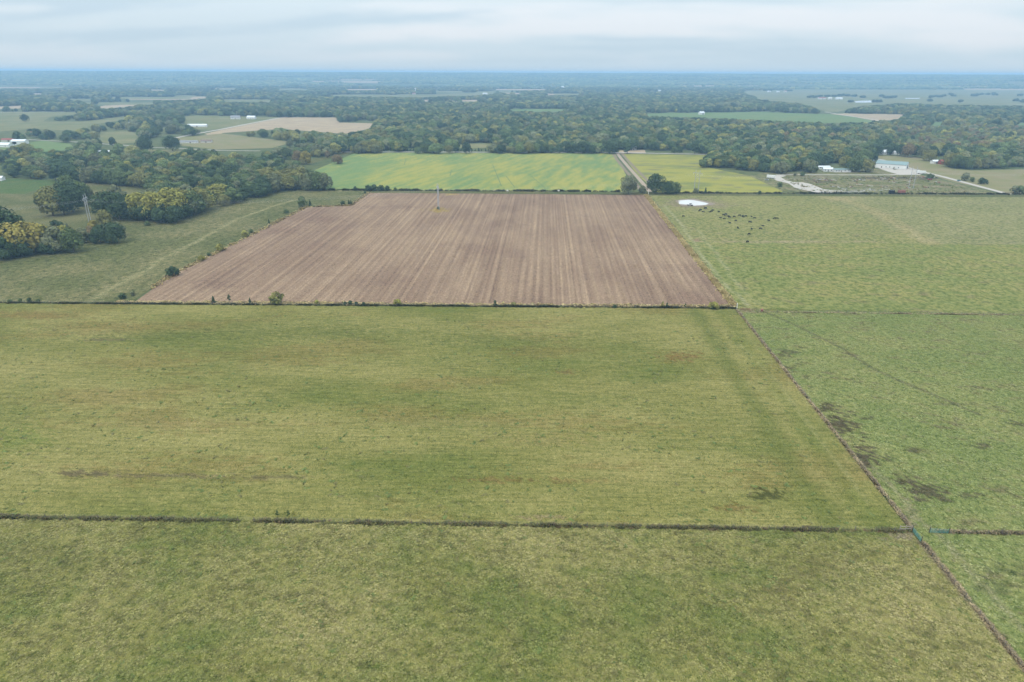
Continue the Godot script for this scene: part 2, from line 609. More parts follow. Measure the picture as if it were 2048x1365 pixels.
func c_yard(x: float, z: float) -> Color:
	var a := n_mid.get_noise_2d(x * 0.5, z * 1.0)
	var f := n_fine.get_noise_2d(x * 0.5, z)
	return patched(Color(0.285, 0.255, 0.145).lerp(Color(0.330, 0.262, 0.200), clampf(0.25 + a * 2.0 + f * 0.8, 0, 1)).lerp(Color(0.11, 0.135, 0.055), clampf(f * 1.4 - a * 0.9, 0, 0.8)), x, z)

func c_meadow(x: float, z: float) -> Color:
	var a := n_big.get_noise_2d(x * 0.8, z * 1.2)
	var b := n_mid.get_noise_2d(x * 0.6, z)
	return Color(0.150, 0.155, 0.070).lerp(Color(0.225, 0.190, 0.098), clampf(0.35 + a * 1.0 + b * 0.7, 0, 1))

func c_brush(x: float, z: float) -> Color:
	var a := n_mid.get_noise_2d(x * 0.4, z)
	return Color(0.235, 0.190, 0.110).lerp(Color(0.190, 0.180, 0.080), clampf(0.4 + a * 1.3, 0, 1))

func c_green(x: float, z: float) -> Color:
	return Color(0.120, 0.178, 0.066).lerp(Color(0.17, 0.190, 0.080), clampf(0.4 + n_mid.get_noise_2d(x, z), 0, 1))

func c_plow(x: float, z: float) -> Color:
	return Color(0.335, 0.245, 0.175).lerp(Color(0.40, 0.30, 0.20), clampf(0.4 + n_mid.get_noise_2d(x * 0.4, z * 0.8) * 1.2, 0, 1))

func uv_fine(x: float, z: float) -> Array:
	return [Vector2(x / 58.0, z / 58.0), Vector2((x * 0.86 - z * 0.5) / 131.0, (z * 0.86 + x * 0.5) / 131.0)]

func uv_clumpy(x: float, z: float) -> Array:   # rougher sward with larger clumps
	return [Vector2(x / 150.0, z / 190.0), Vector2((x * 0.86 - z * 0.5) / 310.0, (z * 0.86 + x * 0.5) / 310.0)]

func uv_mown(x: float, z: float) -> Array:   # the second layer runs in swaths along the hedge
	return [Vector2(x / 64.0, z / 64.0), Vector2((x + z * 0.02) / 800.0, (z - x * 0.018) / 60.0)]

func uv_rows(x: float, z: float) -> Array:   # crop rows run along the field's long side
	var u := x + z * 0.047
	return [Vector2(u / 92.0, z / 120.0), Vector2(u / 210.0, z / 15000.0)]

# ---------------------------------------------------------------- woods
var MASK := PackedByteArray()
const MX := 1240
const MY := 440
func mask_at(p: Vector2) -> int:    # 0 open, 1 wood; photo pixels, two columns to a cell
	var i := int((p.x + 216.0) * 0.5)
	var j := int(p.y - 140.0)
	if i < 0 or i >= MX: return 1 if p.y < 300 else 0
	if j < 0 or j >= MY: return 1 if j < 0 else 0
	return MASK[j * MX + i]

func stamp(poly: Array, v: int) -> void:
	var q := PackedVector2Array(poly.map(func(e): return Vector2((e[0] + 216.0) * 0.5, e[1] - 140.0)))
	var lo := q[0]
	var hi := q[0]
	for e in q:
		lo = lo.min(e)
		hi = hi.max(e)
	for j in range(maxi(0, int(floor(lo.y))), mini(MY, int(ceil(hi.y)) + 1)):
		for i in range(maxi(0, int(lo.x)), mini(MX, int(hi.x) + 1)):
			if Geometry2D.is_point_in_polygon(Vector2(i + 0.5, j + 0.5), q):
				MASK[j * MX + i] = v

# ---------------------------------------------------------------- made things
# walls with gable ends, ridge along x; mouth_x and mouth_z are open doorways [centre, width, height] in the front (+z) wall and the +x end
func gable(st: SurfaceTool, l: float, w: float, h: float, rise: float, front := [], end := []) -> void:
	var x := l * 0.5
	var z := w * 0.5
	holed(st, Vector3(-x, -0.2, z), Vector3(x, -0.2, z), h + 0.2, front)
	holed(st, Vector3(x, -0.2, z), Vector3(x, -0.2, -z), h + 0.2, [-end[0], end[1], end[2]] if end else [])
	holed(st, Vector3(x, -0.2, -z), Vector3(-x, -0.2, -z), h + 0.2, [])
	holed(st, Vector3(-x, -0.2, -z), Vector3(-x, -0.2, z), h + 0.2, [])
	for s in [-1.0, 1.0]:
		tri(st, Vector3(x * s, h, z * s), Vector3(x * s, h + rise, 0), Vector3(x * s, h, -z * s))

func holed(st: SurfaceTool, a: Vector3, b: Vector3, h: float, hole: Array) -> void:
	var up := Vector3.UP * h
	if hole.is_empty():
		quad(st, a, a + up, b + up, b)
		return
	var d := (b - a).normalized()
	var m := (a + b) * 0.5
	var p: Vector3 = m + d * (hole[0] - hole[1] * 0.5)
	var q: Vector3 = m + d * (hole[0] + hole[1] * 0.5)
	var t: Vector3 = Vector3.UP * (hole[2] + 0.2)
	quad(st, a, a + up, p + up, p)
	quad(st, q, q + up, b + up, b)
	quad(st, p + t, p + up, q + up, q + t)

func roof_slab(l: float, w: float, h: float, rise: float, s: float, over: float) -> ArrayMesh:
	var st := begin()
	var x := l * 0.5 + over
	var z := w * 0.5
	var k := (z + over) / z
	var e := h + rise - rise * k + 0.08
	var zz := (z + over) * s
	var t := 0.18
	var v := [Vector3(-x, h + rise + 0.08, 0), Vector3(x, h + rise + 0.08, 0), Vector3(x, e, zz), Vector3(-x, e, zz)]
	if s < 0: v = [v[1], v[0], v[3], v[2]]
	var u := Vector3.UP * t
	quad(st, v[0] + u, v[1] + u, v[2] + u, v[3] + u)
	quad(st, v[3], v[2], v[1], v[0])
	for i in 4:
		var j := (i + 1) % 4
		quad(st, v[i] + u, v[i], v[j], v[j] + u)
	return done(st)

# spec: l, w, h, rise, wall, roof, doors [[x, width, height]] on the front (+z) side, windows [[x, y]] on the front, ends [[z, width, height]] doors on the +x end
func building(called: String, label: String, cat: String, at: Vector3, turn: float, d: Dictionary, group := "") -> Node3D:
	var o := thing(called, label, cat, at, turn, group)
	var st := begin()
	gable(st, d.l, d.w, d.h, d.rise, d.get("open_front", []), d.get("open_end", []))
	part("wall", done(st), d.wall, o)
	for s in [1.0, -1.0]:
		part("roof", roof_slab(d.l, d.w, d.h, d.rise, s, d.get("over", 0.5)), d.roof, o)
	var zf: float = d.w * 0.5
	for e in d.get("doors", []):
		part("door", box_mesh(Vector3(e[0] - e[1] * 0.5, 0, zf - 0.05), Vector3(e[0] + e[1] * 0.5, e[2], zf + 0.06)), d.get("door", plain("door_brown", 0.16, 0.14, 0.12)), o)
	for e in d.get("windows", []):
		var f := part("window", box_mesh(Vector3(e[0] - 0.7, e[1] - 0.65, zf - 0.04), Vector3(e[0] + 0.7, e[1] + 0.65, zf + 0.05)), plain("frame_white", 0.7, 0.7, 0.68), o)
		part("pane", box_mesh(Vector3(e[0] - 0.58, e[1] - 0.53, zf), Vector3(e[0] + 0.58, e[1] + 0.53, zf + 0.08)), plain("pane_dark", 0.03, 0.04, 0.05, 0.1), f)
	if d.get("chimney", false):
		part("chimney", box_mesh(Vector3(-d.l * 0.2 - 0.4, d.h, -1.2), Vector3(-d.l * 0.2 + 0.4, d.h + d.rise + 0.9, -0.4)), plain("chimney_brick", 0.24, 0.13, 0.1), o)
	return o

func wheel_mesh(r: float, w: float) -> ArrayMesh:
	return tube_mesh(Vector3(0, 0, -w * 0.5), Vector3(0, 0, w * 0.5), r, r, 12)

func trailer(label: String, at: Vector3, turn: float, l: float, m: Material) -> void:
	var o := thing("box_trailer", label, "trailer", at, turn)
	part("body", box_mesh(Vector3(-l * 0.5, 0.9, -1.25), Vector3(l * 0.5, 3.6, 1.25)), m, o)
	part("chassis", box_mesh(Vector3(-l * 0.48, 0.6, -0.5), Vector3(l * 0.48, 0.88, 0.5)), plain("iron", 0.04, 0.04, 0.045), o)
	for x in [-l * 0.36, -l * 0.28]:
		for z in [-1.05, 1.05]:
			part("wheel", wheel_mesh(0.5, 0.3), plain("tyre", 0.02, 0.02, 0.022), o, Vector3(x, 0.5, z))
	part("landing_leg", box_mesh(Vector3(l * 0.3, 0, -0.8), Vector3(l * 0.32, 0.6, 0.8)), plain("iron", 0.04, 0.04, 0.045), o)

func car(label: String, called: String, cat: String, at: Vector3, turn: float, m: Material, tall := 1.0) -> void:
	var o := thing(called, label, cat, at, turn)
	var st := begin()
	var prof := [[-2.2, 0.45], [-2.25, 0.85 * tall], [-1.3, 0.95 * tall], [1.1, 0.98 * tall], [2.15, 0.85 * tall], [2.2, 0.45]]
	for i in prof.size():
		var a: Array = prof[i]
		var b: Array = prof[(i + 1) % prof.size()]
		quad(st, Vector3(a[0], a[1], 0.88), Vector3(b[0], b[1], 0.88), Vector3(b[0], b[1], -0.88), Vector3(a[0], a[1], -0.88))
	for i in range(1, prof.size() - 1):
		for s in [-0.88, 0.88]:
			tri(st, Vector3(prof[0][0], prof[0][1], s), Vector3(prof[i][0], prof[i][1], s), Vector3(prof[i + 1][0], prof[i + 1][1], s))
	part("body", done(st), m, o)
	var c := begin()
	var lo := 0.95 * tall
	var hi := 1.5 * tall
	var v := [Vector3(-1.5, lo, -0.82), Vector3(1.0, lo, -0.82), Vector3(1.0, lo, 0.82), Vector3(-1.5, lo, 0.82), Vector3(-1.1, hi, -0.68), Vector3(0.3, hi, -0.68), Vector3(0.3, hi, 0.68), Vector3(-1.1, hi, 0.68)]
	for f in [[4, 5, 6, 7], [0, 1, 5, 4], [1, 2, 6, 5], [2, 3, 7, 6], [3, 0, 4, 7]]:
		quad(c, v[f[0]], v[f[1]], v[f[2]], v[f[3]])
	part("cabin", done(c), plain("pane_dark", 0.03, 0.04, 0.05, 0.1), o)
	for x in [-1.35, 1.35]:
		for z in [-0.8, 0.8]:
			part("wheel", wheel_mesh(0.34, 0.24), plain("tyre", 0.02, 0.02, 0.022), o, Vector3(x, 0.34, z))

func power_frame(at: Vector3, along: Vector3, tall: float, label: String) -> Node3D:
	var o := thing("power_line_frame", label, "utility pole", at, atan2(-along.z, along.x))
	var m := plain("weathered_pole", 0.34, 0.34, 0.36, 0.8)
	for z in [-2.3, 2.3]:
		part("pole", tube_mesh(Vector3(0, -0.5, z), Vector3(0, tall, z), 0.27, 0.20, 8), m, o)
	part("crossarm", box_mesh(Vector3(-0.15, tall - 3.0, -5.2), Vector3(0.15, tall - 2.65, 5.2)), m, o)
	for s in [-1.0, 1.0]:
		part("brace", tube_mesh(Vector3(0.0, tall - 9.0, -2.3 * s), Vector3(0.0, tall - 4.0, 2.3 * s), 0.10, 0.10), m, o)
	for z in [-4.8, 0.0, 4.8]:
		part("insulator", tube_mesh(Vector3(0, tall - 3.0, z), Vector3(0, tall - 4.5, z), 0.14, 0.14), plain("porcelain", 0.5, 0.52, 0.52, 0.3), o)
	return o

func fence(label: String, pts: Array, step: float, post_h: float, m: Material) -> void:
	var o := thing("wire_fence", label, "fence", pts[0])
	var wire := begin()
	var pm := tube_mesh(Vector3(0, -0.3, 0), Vector3(0, post_h, 0), 0.08, 0.07, 6)
	for i in pts.size() - 1:
		var a: Vector3 = pts[i] - pts[0]
		var b: Vector3 = pts[i + 1] - pts[0]
		var n := int(maxf(1.0, a.distance_to(b) / step))
		for k in n:
			part("post", pm, m, o, a.lerp(b, (k + rng.randf_range(-0.1, 0.1)) / n) + Vector3(rng.randf_range(-0.08, 0.08), 0, rng.randf_range(-0.08, 0.08)))
		for y in [0.35, 0.65, 0.95, 1.2]:
			tube(wire, a + Vector3.UP * y, b + Vector3.UP * y, 0.008, 0.008, 3)
	part("wire", done(wire), plain("wire", 0.25, 0.24, 0.23, 0.5, 0.6), o)

func tube_gate(label: String, at: Vector3, turn: float, l: float) -> void:
	var o := thing("tube_gate", label, "gate", at, turn)
	var m := plain("gate_green", 0.075, 0.185, 0.155, 0.45)
	for y in [0.15, 0.33, 0.53, 0.75, 1.0, 1.28]:
		part("rail", tube_mesh(Vector3(0, y, 0), Vector3(l, y, 0), 0.045, 0.045), m, o)
	for x in [0.0, l]:
		part("upright", tube_mesh(Vector3(x, 0.10, 0), Vector3(x, 1.33, 0), 0.05, 0.05), m, o)
	for i in range(1, 4):
		part("stay", box_mesh(Vector3(l * i / 4.0 - 0.04, 0.12, -0.03), Vector3(l * i / 4.0 + 0.04, 1.3, 0.03)), m, o)
	for x in [-0.16, l + 0.16]:
		part("post", tube_mesh(Vector3(x, -0.4, 0), Vector3(x, 1.75, 0), 0.10, 0.095, 8), plain("gate_post", 0.075, 0.065, 0.055, 0.9), o)

# A body from tapered bones joined smoothly: bones are [a, b, ra, rb].
func body_mesh(bones: Array, lo: Vector3, hi: Vector3, cell: float, k: float) -> ArrayMesh:
	var n := Vector3i(((hi - lo) / cell).ceil()) + Vector3i.ONE
	var D := PackedFloat32Array()
	D.resize(n.x * n.y * n.z)
	for z in n.z:
		for y in n.y:
			for x in n.x:
				var p := lo + Vector3(x, y, z) * cell
				var d := 9.0
				for b in bones:
					var ab: Vector3 = b[1] - b[0]
					var t := clampf((p - b[0]).dot(ab) / ab.length_squared(), 0, 1)
					var e: float = p.distance_to(b[0] + ab * t) - lerpf(b[2], b[3], t)
					var h := clampf(0.5 + 0.5 * (d - e) / k, 0, 1)
					d = lerpf(d, e, h) - k * h * (1.0 - h)
				D[(z * n.y + y) * n.x + x] = d
	var st := SurfaceTool.new()
	st.begin(Mesh.PRIMITIVE_TRIANGLES)
	st.set_smooth_group(0)
	var at := {}
	var idx := func(x, y, z): return (z * n.y + y) * n.x + x
	for z in n.z - 1:
		for y in n.y - 1:
			for x in n.x - 1:
				var sum := Vector3.ZERO
				var cnt := 0
				for e in [[0,0,0,1,0,0],[0,1,0,1,1,0],[0,0,1,1,0,1],[0,1,1,1,1,1],[0,0,0,0,1,0],[1,0,0,1,1,0],[0,0,1,0,1,1],[1,0,1,1,1,1],[0,0,0,0,0,1],[1,0,0,1,0,1],[0,1,0,0,1,1],[1,1,0,1,1,1]]:
					var a: float = D[idx.call(x + e[0], y + e[1], z + e[2])]
					var b: float = D[idx.call(x + e[3], y + e[4], z + e[5])]
					if (a < 0) != (b < 0):
						sum += (lo + Vector3(x + e[0], y + e[1], z + e[2]) * cell).lerp(lo + Vector3(x + e[3], y + e[4], z + e[5]) * cell, a / (a - b))
						cnt += 1
				if cnt: at[idx.call(x, y, z)] = sum / cnt
	for z in range(1, n.z - 1):
		for y in range(1, n.y - 1):
			for x in range(1, n.x - 1):
				var i: int = idx.call(x, y, z)
				for ax in 3:
					var j: int = i + [1, n.x, n.x * n.y][ax]
					if (D[i] < 0) == (D[j] < 0): continue
					var u: int = [n.x, n.x * n.y, 1][ax]
					var w: int = [n.x * n.y, 1, n.x][ax]
					var q := [i, i - u, i - u - w, i - w]
					if D[i] < 0: q.reverse()
					if q.all(func(e): return at.has(e)):
						quad(st, at[q[0]], at[q[1]], at[q[2]], at[q[3]])
	st.generate_normals()
	return st.commit()

func cow_mesh(pose: int) -> ArrayMesh:
	var B := []
	var y := 0.0
	if pose == 2: y = -0.62
	B.append([Vector3(-0.72, 1.0 + y, 0), Vector3(0.0, 0.93 + y, 0), 0.34, 0.41])
	B.append([Vector3(0.0, 0.93 + y, 0), Vector3(0.62, 0.98 + y, 0), 0.41, 0.33])
	var head := [Vector3(1.02, 0.85, 0), Vector3(1.22, 0.38, 0), Vector3(1.36, 0.13, 0)] if pose == 0 else [Vector3(0.98, 1.2 + y, 0), Vector3(1.12, 1.38 + y, 0), Vector3(1.5, 1.22 + y, 0)]
	B.append([Vector3(0.66, 1.05 + y, 0), head[0], 0.27, 0.19])
	B.append([head[0], head[1], 0.19, 0.16])
	B.append([head[1], head[2], 0.15, 0.09])
	for s in [-1.0, 1.0]:
		B.append([head[1], head[1] + Vector3(-0.06, 0.06, 0.22 * s), 0.06, 0.045])
		if pose < 2:
			B.append([Vector3(0.55, 0.8, 0.2 * s), Vector3(0.58, 0.42, 0.2 * s), 0.15, 0.085])
			B.append([Vector3(0.58, 0.42, 0.2 * s), Vector3(0.57, 0.03, 0.2 * s), 0.08, 0.075])
			B.append([Vector3(-0.72, 0.85, 0.2 * s), Vector3(-0.58, 0.62, 0.2 * s), 0.2, 0.13])
			B.append([Vector3(-0.58, 0.62, 0.2 * s), Vector3(-0.82, 0.45, 0.2 * s), 0.11, 0.085])
			B.append([Vector3(-0.82, 0.45, 0.2 * s), Vector3(-0.78, 0.03, 0.2 * s), 0.08, 0.075])
		else:
			B.append([Vector3(0.5, 0.2, 0.25 * s), Vector3(0.85, 0.1, 0.3 * s), 0.12, 0.08])
			B.append([Vector3(-0.6, 0.25, 0.3 * s), Vector3(-0.25, 0.1, 0.42 * s), 0.18, 0.09])
	B.append([Vector3(-1.02, 1.12 + y, 0), Vector3(-1.1, maxf(0.12, 0.45 + y), 0), 0.055, 0.05])
	return body_mesh(B, Vector3(-1.3, -0.12, -0.62), Vector3(1.7, 1.65 + minf(0, y), 0.62), 0.075, 0.09)

func make_sky() -> PanoramaSkyMaterial:
	# Thin high overcast: a pale grey-blue vault with long streaks of cloud.
	var w := 2048
	var h := 1024
	var img := Image.create(w, h, false, Image.FORMAT_RGBF)
	var n := FastNoiseLite.new()
	n.seed = 5
	n.frequency = 1.0
	n.fractal_octaves = 5
	var rows := PackedFloat32Array()
	rows.resize(w * h * 3)
	for j in h:
		var el := (0.5 - (j + 0.5) / h) * PI
		var e := maxf(sin(el), 0.0)
		# an overcast vault brightens towards the zenith as 1 + 2 sin(elevation)
		var base := Color(0.362, 0.438, 0.490).lerp(Color(0.395, 0.465, 0.508), clampf(e / 0.09, 0, 1))
		var soft := clampf(e / 0.035, 0, 1)
		for i in w:
			var c := base
			if el > -0.02:
				var az := (float(i) / w - 0.5) * TAU     # 0 straight ahead (-z)
				var k := 1.0 / (e + 0.12)
				var x := sin(az) * k
				var z := cos(az) * k
				var s := n.get_noise_3d(x * 0.30 + el * 1.5, z * 0.9 + x * 0.12, el * 9.0)
				var t := n.get_noise_2d(x * 0.35 + 50.0, z * 0.5)
				c = c.lerp(Color(0.495, 0.515, 0.540), clampf(t * 1.3 + s * 0.6 + 0.08, 0, 0.65) * soft)
				c = c.lerp(Color(0.315, 0.40, 0.465), clampf(-s * 2.2 - 0.30 - t * 0.8, 0, 0.7) * soft)
			var q := (j * w + i) * 3
			var up := (1.0 + 2.0 * e) * 1.13
			rows[q] = c.r * up; rows[q + 1] = c.g * up; rows[q + 2] = c.b * up
	img.set_data(w, h, false, Image.FORMAT_RGBF, rows.to_byte_array())
	var m := PanoramaSkyMaterial.new()
	m.panorama = ImageTexture.create_from_image(img)
	return m

# ---------------------------------------------------------------- the scene
func _ready() -> void:
	# camera
	var cam := Camera3D.new()
	cam.name = "camera"
	cam.position = Vector3(0, CAM_H, 0)
	cam.rotation = Vector3(-pitch, 0, deg_to_rad(ROLL))
	cam.fov = rad_to_deg(2.0 * atan(682.5 / F))
	cam.near = 1.0
	cam.far = 400000.0
	add_child(cam)
	cam.current = true
	# sky, air, exposure
	var env := Environment.new()
	env.background_mode = Environment.BG_SKY
	env.sky = Sky.new()
	env.sky.sky_material = make_sky()
	env.tonemap_mode = Environment.TONE_MAPPER_LINEAR
	env.tonemap_exposure = 1.4
	env.fog_enabled = true
	env.fog_density = 0.00016
	env.fog_light_color = Color(0.70, 0.865, 1.0)
	env.ssao_enabled = true
	env.ssil_enabled = true
	env.sdfgi_enabled = true
	var we := WorldEnvironment.new()
	we.name = "world_environment"
	we.environment = env
	add_child(we)
	# a weak sun through thin cloud, high to the left behind the camera
	var sun := DirectionalLight3D.new()
	sun.name = "sun"
	sun.light_energy = 0.45
	sun.light_color = Color(1.0, 0.965, 0.90)
	sun.light_angular_distance = 14.0
	sun.shadow_enabled = true
	sun.rotation_degrees = Vector3(-52, -38, 0)
	add_child(sun)

	rng.seed = 7
	n_big.seed = 3; n_big.frequency = 0.011; n_big.fractal_octaves = 3
	n_mid.seed = 8; n_mid.frequency = 0.05; n_mid.fractal_octaves = 3
	n_fine.seed = 21; n_fine.frequency = 0.22; n_fine.fractal_octaves = 2
	make_prototypes()
	make_land()
	make_roads()
	make_woods()
	make_hedges()
	make_grass()
	make_buildings()
	make_power_line()
	make_cattle()
	make_details()

var hedge1_l: Vector2
var hedge1_r: Vector2
var hedge2_l: Vector2
var hedge2_r: Vector2
func xz(v: Vector3) -> Vector2: return Vector2(v.x, v.z)
func v3(p: Vector2, y := 0.0) -> Vector3: return Vector3(p.x, y, p.y)

var CLEAR := []   # open ground between the woods: [name, photo outline, painter, label]

func make_land() -> void:
	fence_a = xz(G(1836, 1072))
	fence_d = (xz(G(1470, 616)) - fence_a).normalized()     # runs away from the camera
	var h1 := (xz(G(1815, 1061)) - xz(G(0, 1033))).normalized()
	hedge1_r = xz(G(1822, 1063))
	hedge1_l = hedge1_r - h1 * 420.0
	hedge2_r = xz(G(1472, 617))
	var h2 := (hedge2_r - xz(G(0, 606))).normalized()
	hedge2_l = hedge2_r - h2 * 700.0
	var near := fence_a - fence_d * 110.0
	# stains and worn spots on the grass, placed where the photograph shows them
	PATCH = [
		[1790, 356, 110, 3.2, Color(0.125, 0.095, 0.075), 0.85], [1860, 357, 50, 3, Color(0.11, 0.085, 0.07), 0.85], [1640, 362, 30, 5, Color(0.15, 0.11, 0.09), 0.8], [1720, 381, 60, 4, Color(0.36, 0.34, 0.30), 0.6], [1900, 385, 120, 1.5, Color(0.33, 0.26, 0.17), 0.8], [1700, 385.5, 90, 1.2, Color(0.36, 0.29, 0.20), 0.8], [1620, 355, 40, 4, Color(0.27, 0.22, 0.16), 0.7],
		[1362, 713, 45, 10, RED * 0.95, 0.8], [1132, 745, 22, 5, RED * 0.85, 0.6], [170, 947, 75, 7, EARTH * 1.6, 0.8], [330, 952, 140, 5, EARTH * 1.9, 0.6], [530, 955, 80, 5, EARTH * 1.7, 0.55],
		[1000, 960, 90, 6, RED * 0.8, 0.6], [1150, 962, 80, 5, RED * 0.8, 0.5], [1530, 990, 38, 12, Color(0.075, 0.075, 0.026), 0.85], [1475, 1018, 45, 10, RED * 0.75, 0.6], [1085, 1036, 55, 6, Color(0.30, 0.20, 0.16), 0.5],
		[60, 632, 120, 9, RED, 0.5], [230, 655, 160, 14, RED * 0.9, 0.45], [330, 672, 120, 12, GRN * 0.75, 0.5], [600, 665, 220, 18, GRN * 0.85, 0.55], [1000, 680, 160, 14, GRN * 0.85, 0.5], [210, 680, 60, 3, EARTH * 1.7, 0.6],
		[350, 850, 140, 14, Color(0.34, 0.25, 0.12), 0.5], [1100, 880, 120, 14, Color(0.33, 0.25, 0.12), 0.45], [40, 880, 70, 30, GRN * 1.2, 0.7], [900, 845, 200, 12, Color(0.32, 0.25, 0.12), 0.4],
		[1680, 850, 36, 26, EARTH, 0.9], [1655, 818, 22, 12, EARTH, 0.8], [1722, 920, 32, 30, EARTH, 0.95], [1770, 918, 20, 7, EARTH, 0.8], [1575, 707, 20, 8, EARTH, 0.8], [1578, 735, 12, 5, EARTH, 0.7],
		[1812, 962, 32, 12, EARTH, 0.85], [1850, 985, 42, 20, EARTH, 0.85], [1885, 1000, 18, 8, EARTH, 0.8], [1740, 838, 15, 4, EARTH, 0.7], [1830, 900, 16, 6, EARTH, 0.7], [1968, 893, 22, 7, EARTH, 0.75], [2020, 1140, 40, 12, Color(0.09, 0.10, 0.05), 0.6], [1990, 1175, 40, 14, Color(0.09, 0.10, 0.05), 0.6],
		[1900, 808, 60, 4, EARTH * 1.4, 0.5], [1935, 992, 40, 5, EARTH, 0.6], [2035, 850, 20, 9, EARTH, 0.7],
		[1815, 1075, 46, 8, Color(0.30, 0.235, 0.165), 0.75], [1820, 1030, 18, 34, Color(0.27, 0.215, 0.15), 0.6], [1500, 622, 26, 5, Color(0.30, 0.22, 0.16), 0.8],
		[1560, 484, 170, 2.5, Color(0.31, 0.24, 0.15), 0.8], [1395, 480, 12, 3, Color(0.26, 0.16, 0.11), 0.9], [1680, 398, 40, 6, Color(0.33, 0.25, 0.14), 0.7],
		[1385, 407, 60, 11, Color(0.235, 0.175, 0.12), 0.9], [1430, 410, 40, 7, Color(0.26, 0.20, 0.13), 0.8],
		[640, 440, 60, 6, Color(0.20, 0.13, 0.115), 0.4], [560, 460, 60, 10, Color(0.21, 0.135, 0.115), 0.4], [770, 415, 80, 5, Color(0.21, 0.14, 0.12), 0.4], [430, 570, 60, 12, Color(0.21, 0.14, 0.12), 0.45],
		[877, 420, 22, 5, Color(0.40, 0.31, 0.10), 0.9], [900, 389, 10, 2, Color(0.5, 0.40, 0.13), 0.9],
		[1640, 1140, 50, 24, Color(0.20, 0.165, 0.075), 0.5], [1575, 1185, 60, 20, Color(0.19, 0.155, 0.07), 0.5], [80, 1110, 80, 30, Color(0.16, 0.15, 0.055), 0.5], [140, 1125, 40, 20, Color(0.14, 0.14, 0.05), 0.5],
	]
	path([[186, 600], [230, 572], [290, 543], [315, 522], [400, 480], [470, 440], [560, 408], [600, 398]], 2.4, Color(0.36, 0.31, 0.19), 0.9)
	path([[240, 598], [300, 560], [400, 510], [480, 468], [560, 425]], 1.2, Color(0.12, 0.125, 0.06), 0.6)
	path([[1518, 622], [1540, 628], [1600, 655], [1690, 700], [1740, 735], [1800, 762], [1880, 795], [1960, 830]], 1.0, Color(0.13, 0.105, 0.075), 0.6)
	path([[1500, 612], [1440, 560], [1400, 505], [1370, 460], [1330, 410]], 1.3, Color(0.33, 0.29, 0.18), 0.7)
	path([[1520, 612], [1470, 560], [1430, 505], [1395, 460]], 1.3, Color(0.31, 0.28, 0.17), 0.5)
	path([[2048, 1262], [1960, 1165], [1890, 1080], [1850, 1050], [1800, 990], [1745, 935]], 1.1, Color(0.31, 0.27, 0.17), 0.7)
	path([[2130, 1440], [2048, 1337], [1842, 1085]], 0.95, Color(0.27, 0.20, 0.135), 0.8)
	path([[1824, 1058], [1640, 830], [1474, 620]], 0.8, Color(0.29, 0.21, 0.135), 0.7)
	path([[1640, 393], [1700, 403], [1745, 420], [1790, 446], [1835, 472], [1862, 486]], 8.0, Color(0.37, 0.275, 0.145), 0.42)
	path([[1480, 690], [1560, 770], [1640, 880], [1740, 1010]], 1.0, Color(0.36, 0.32, 0.16), 0.5)
	# textures: relative tones of blades, thatch and soil, tiled at unlike sizes
	var grass := stroke_tex(31, 15000, 9, 5.0, 4, 6, Color(0.22, 0.27, 0.15), Color(1.0, 0.97, 0.86))
	var tuft := noise_tex(32, 0.055, 4, [[0.0, 0.36, 0.42, 0.32], [0.38, 0.68, 0.74, 0.64], [0.55, 0.94, 0.94, 0.92], [1.0, 1.0, 1.0, 1.0]])
	var swath := noise_tex(33, 0.035, 4, [[0.0, 0.52, 0.55, 0.48], [0.4, 0.80, 0.83, 0.76], [0.6, 0.93, 0.92, 0.9], [1.0, 1.0, 0.99, 0.95]])
	var husk := stroke_tex(34, 26000, 5, 2.6, 3, 5, Color(0.30, 0.255, 0.235), Color(1.0, 0.95, 0.84), 1.05)
	var rows := noise_tex(35, 0.05, 3, [[0.0, 0.74, 0.70, 0.70], [0.38, 0.84, 0.81, 0.80], [0.52, 0.88, 0.86, 0.85], [0.70, 1.0, 0.99, 0.95], [1.0, 1.0, 1.0, 0.95]])
	var bump := noise_tex(36, 0.09, 3, [], FastNoiseLite.TYPE_SIMPLEX_SMOOTH, 512)
	var m_grass := soil_mat("grass", grass, tuft, bump, 6.0)
	var m_mown := soil_mat("mown_grass", grass, swath, bump, 10.0)
	var m_stub := soil_mat("stubble", husk, rows, bump, 10.0)
	var m_crop := soil_mat("crop", tuft, null)
	var m_past := soil_mat("grazed_grass", tuft, tuft)
	MT["grass_land"] = m_grass
	# the great sheet under everything, to the horizon
	var rings := [0.0, 1500.0, 5000.0]
	while rings[-1] < EDGE: rings.append(rings[-1] + 140.0)
	var V := PackedVector3Array()
	var U := PackedVector2Array()
	var U2 := PackedVector2Array()
	var I := PackedInt32Array()
	var segs := 360
	for k in rings.size():
		for i in segs:
			var p: Vector2 = Vector2(sin(TAU * i / segs), -cos(TAU * i / segs)) * rings[k]
			V.append(Vector3(p.x, rise(p.x, p.y) - 0.15, p.y))
			U.append(p / 900.0)
			U2.append(p / 5200.0)
			if k:
				var a := (k - 1) * segs + i
				var b := (k - 1) * segs + (i + 1) % segs
				I.append_array(PackedInt32Array([a, b, b + segs, a, b + segs, a + segs]))
	var arr := []
	arr.resize(Mesh.ARRAY_MAX)
	var C := PackedColorArray()
	C.resize(V.size())
	C.fill(Color(0.130, 0.140, 0.066))
	arr[Mesh.ARRAY_VERTEX] = V
	arr[Mesh.ARRAY_COLOR] = C
	arr[Mesh.ARRAY_TEX_UV] = U
	arr[Mesh.ARRAY_TEX_UV2] = U2
	arr[Mesh.ARRAY_INDEX] = I
	var flat := ArrayMesh.new()
	flat.add_surface_from_arrays(Mesh.PRIMITIVE_TRIANGLES, arr)
	var tool := SurfaceTool.new()
	tool.create_from(flat, 0)
	tool.generate_normals()
	var under := tool.commit()
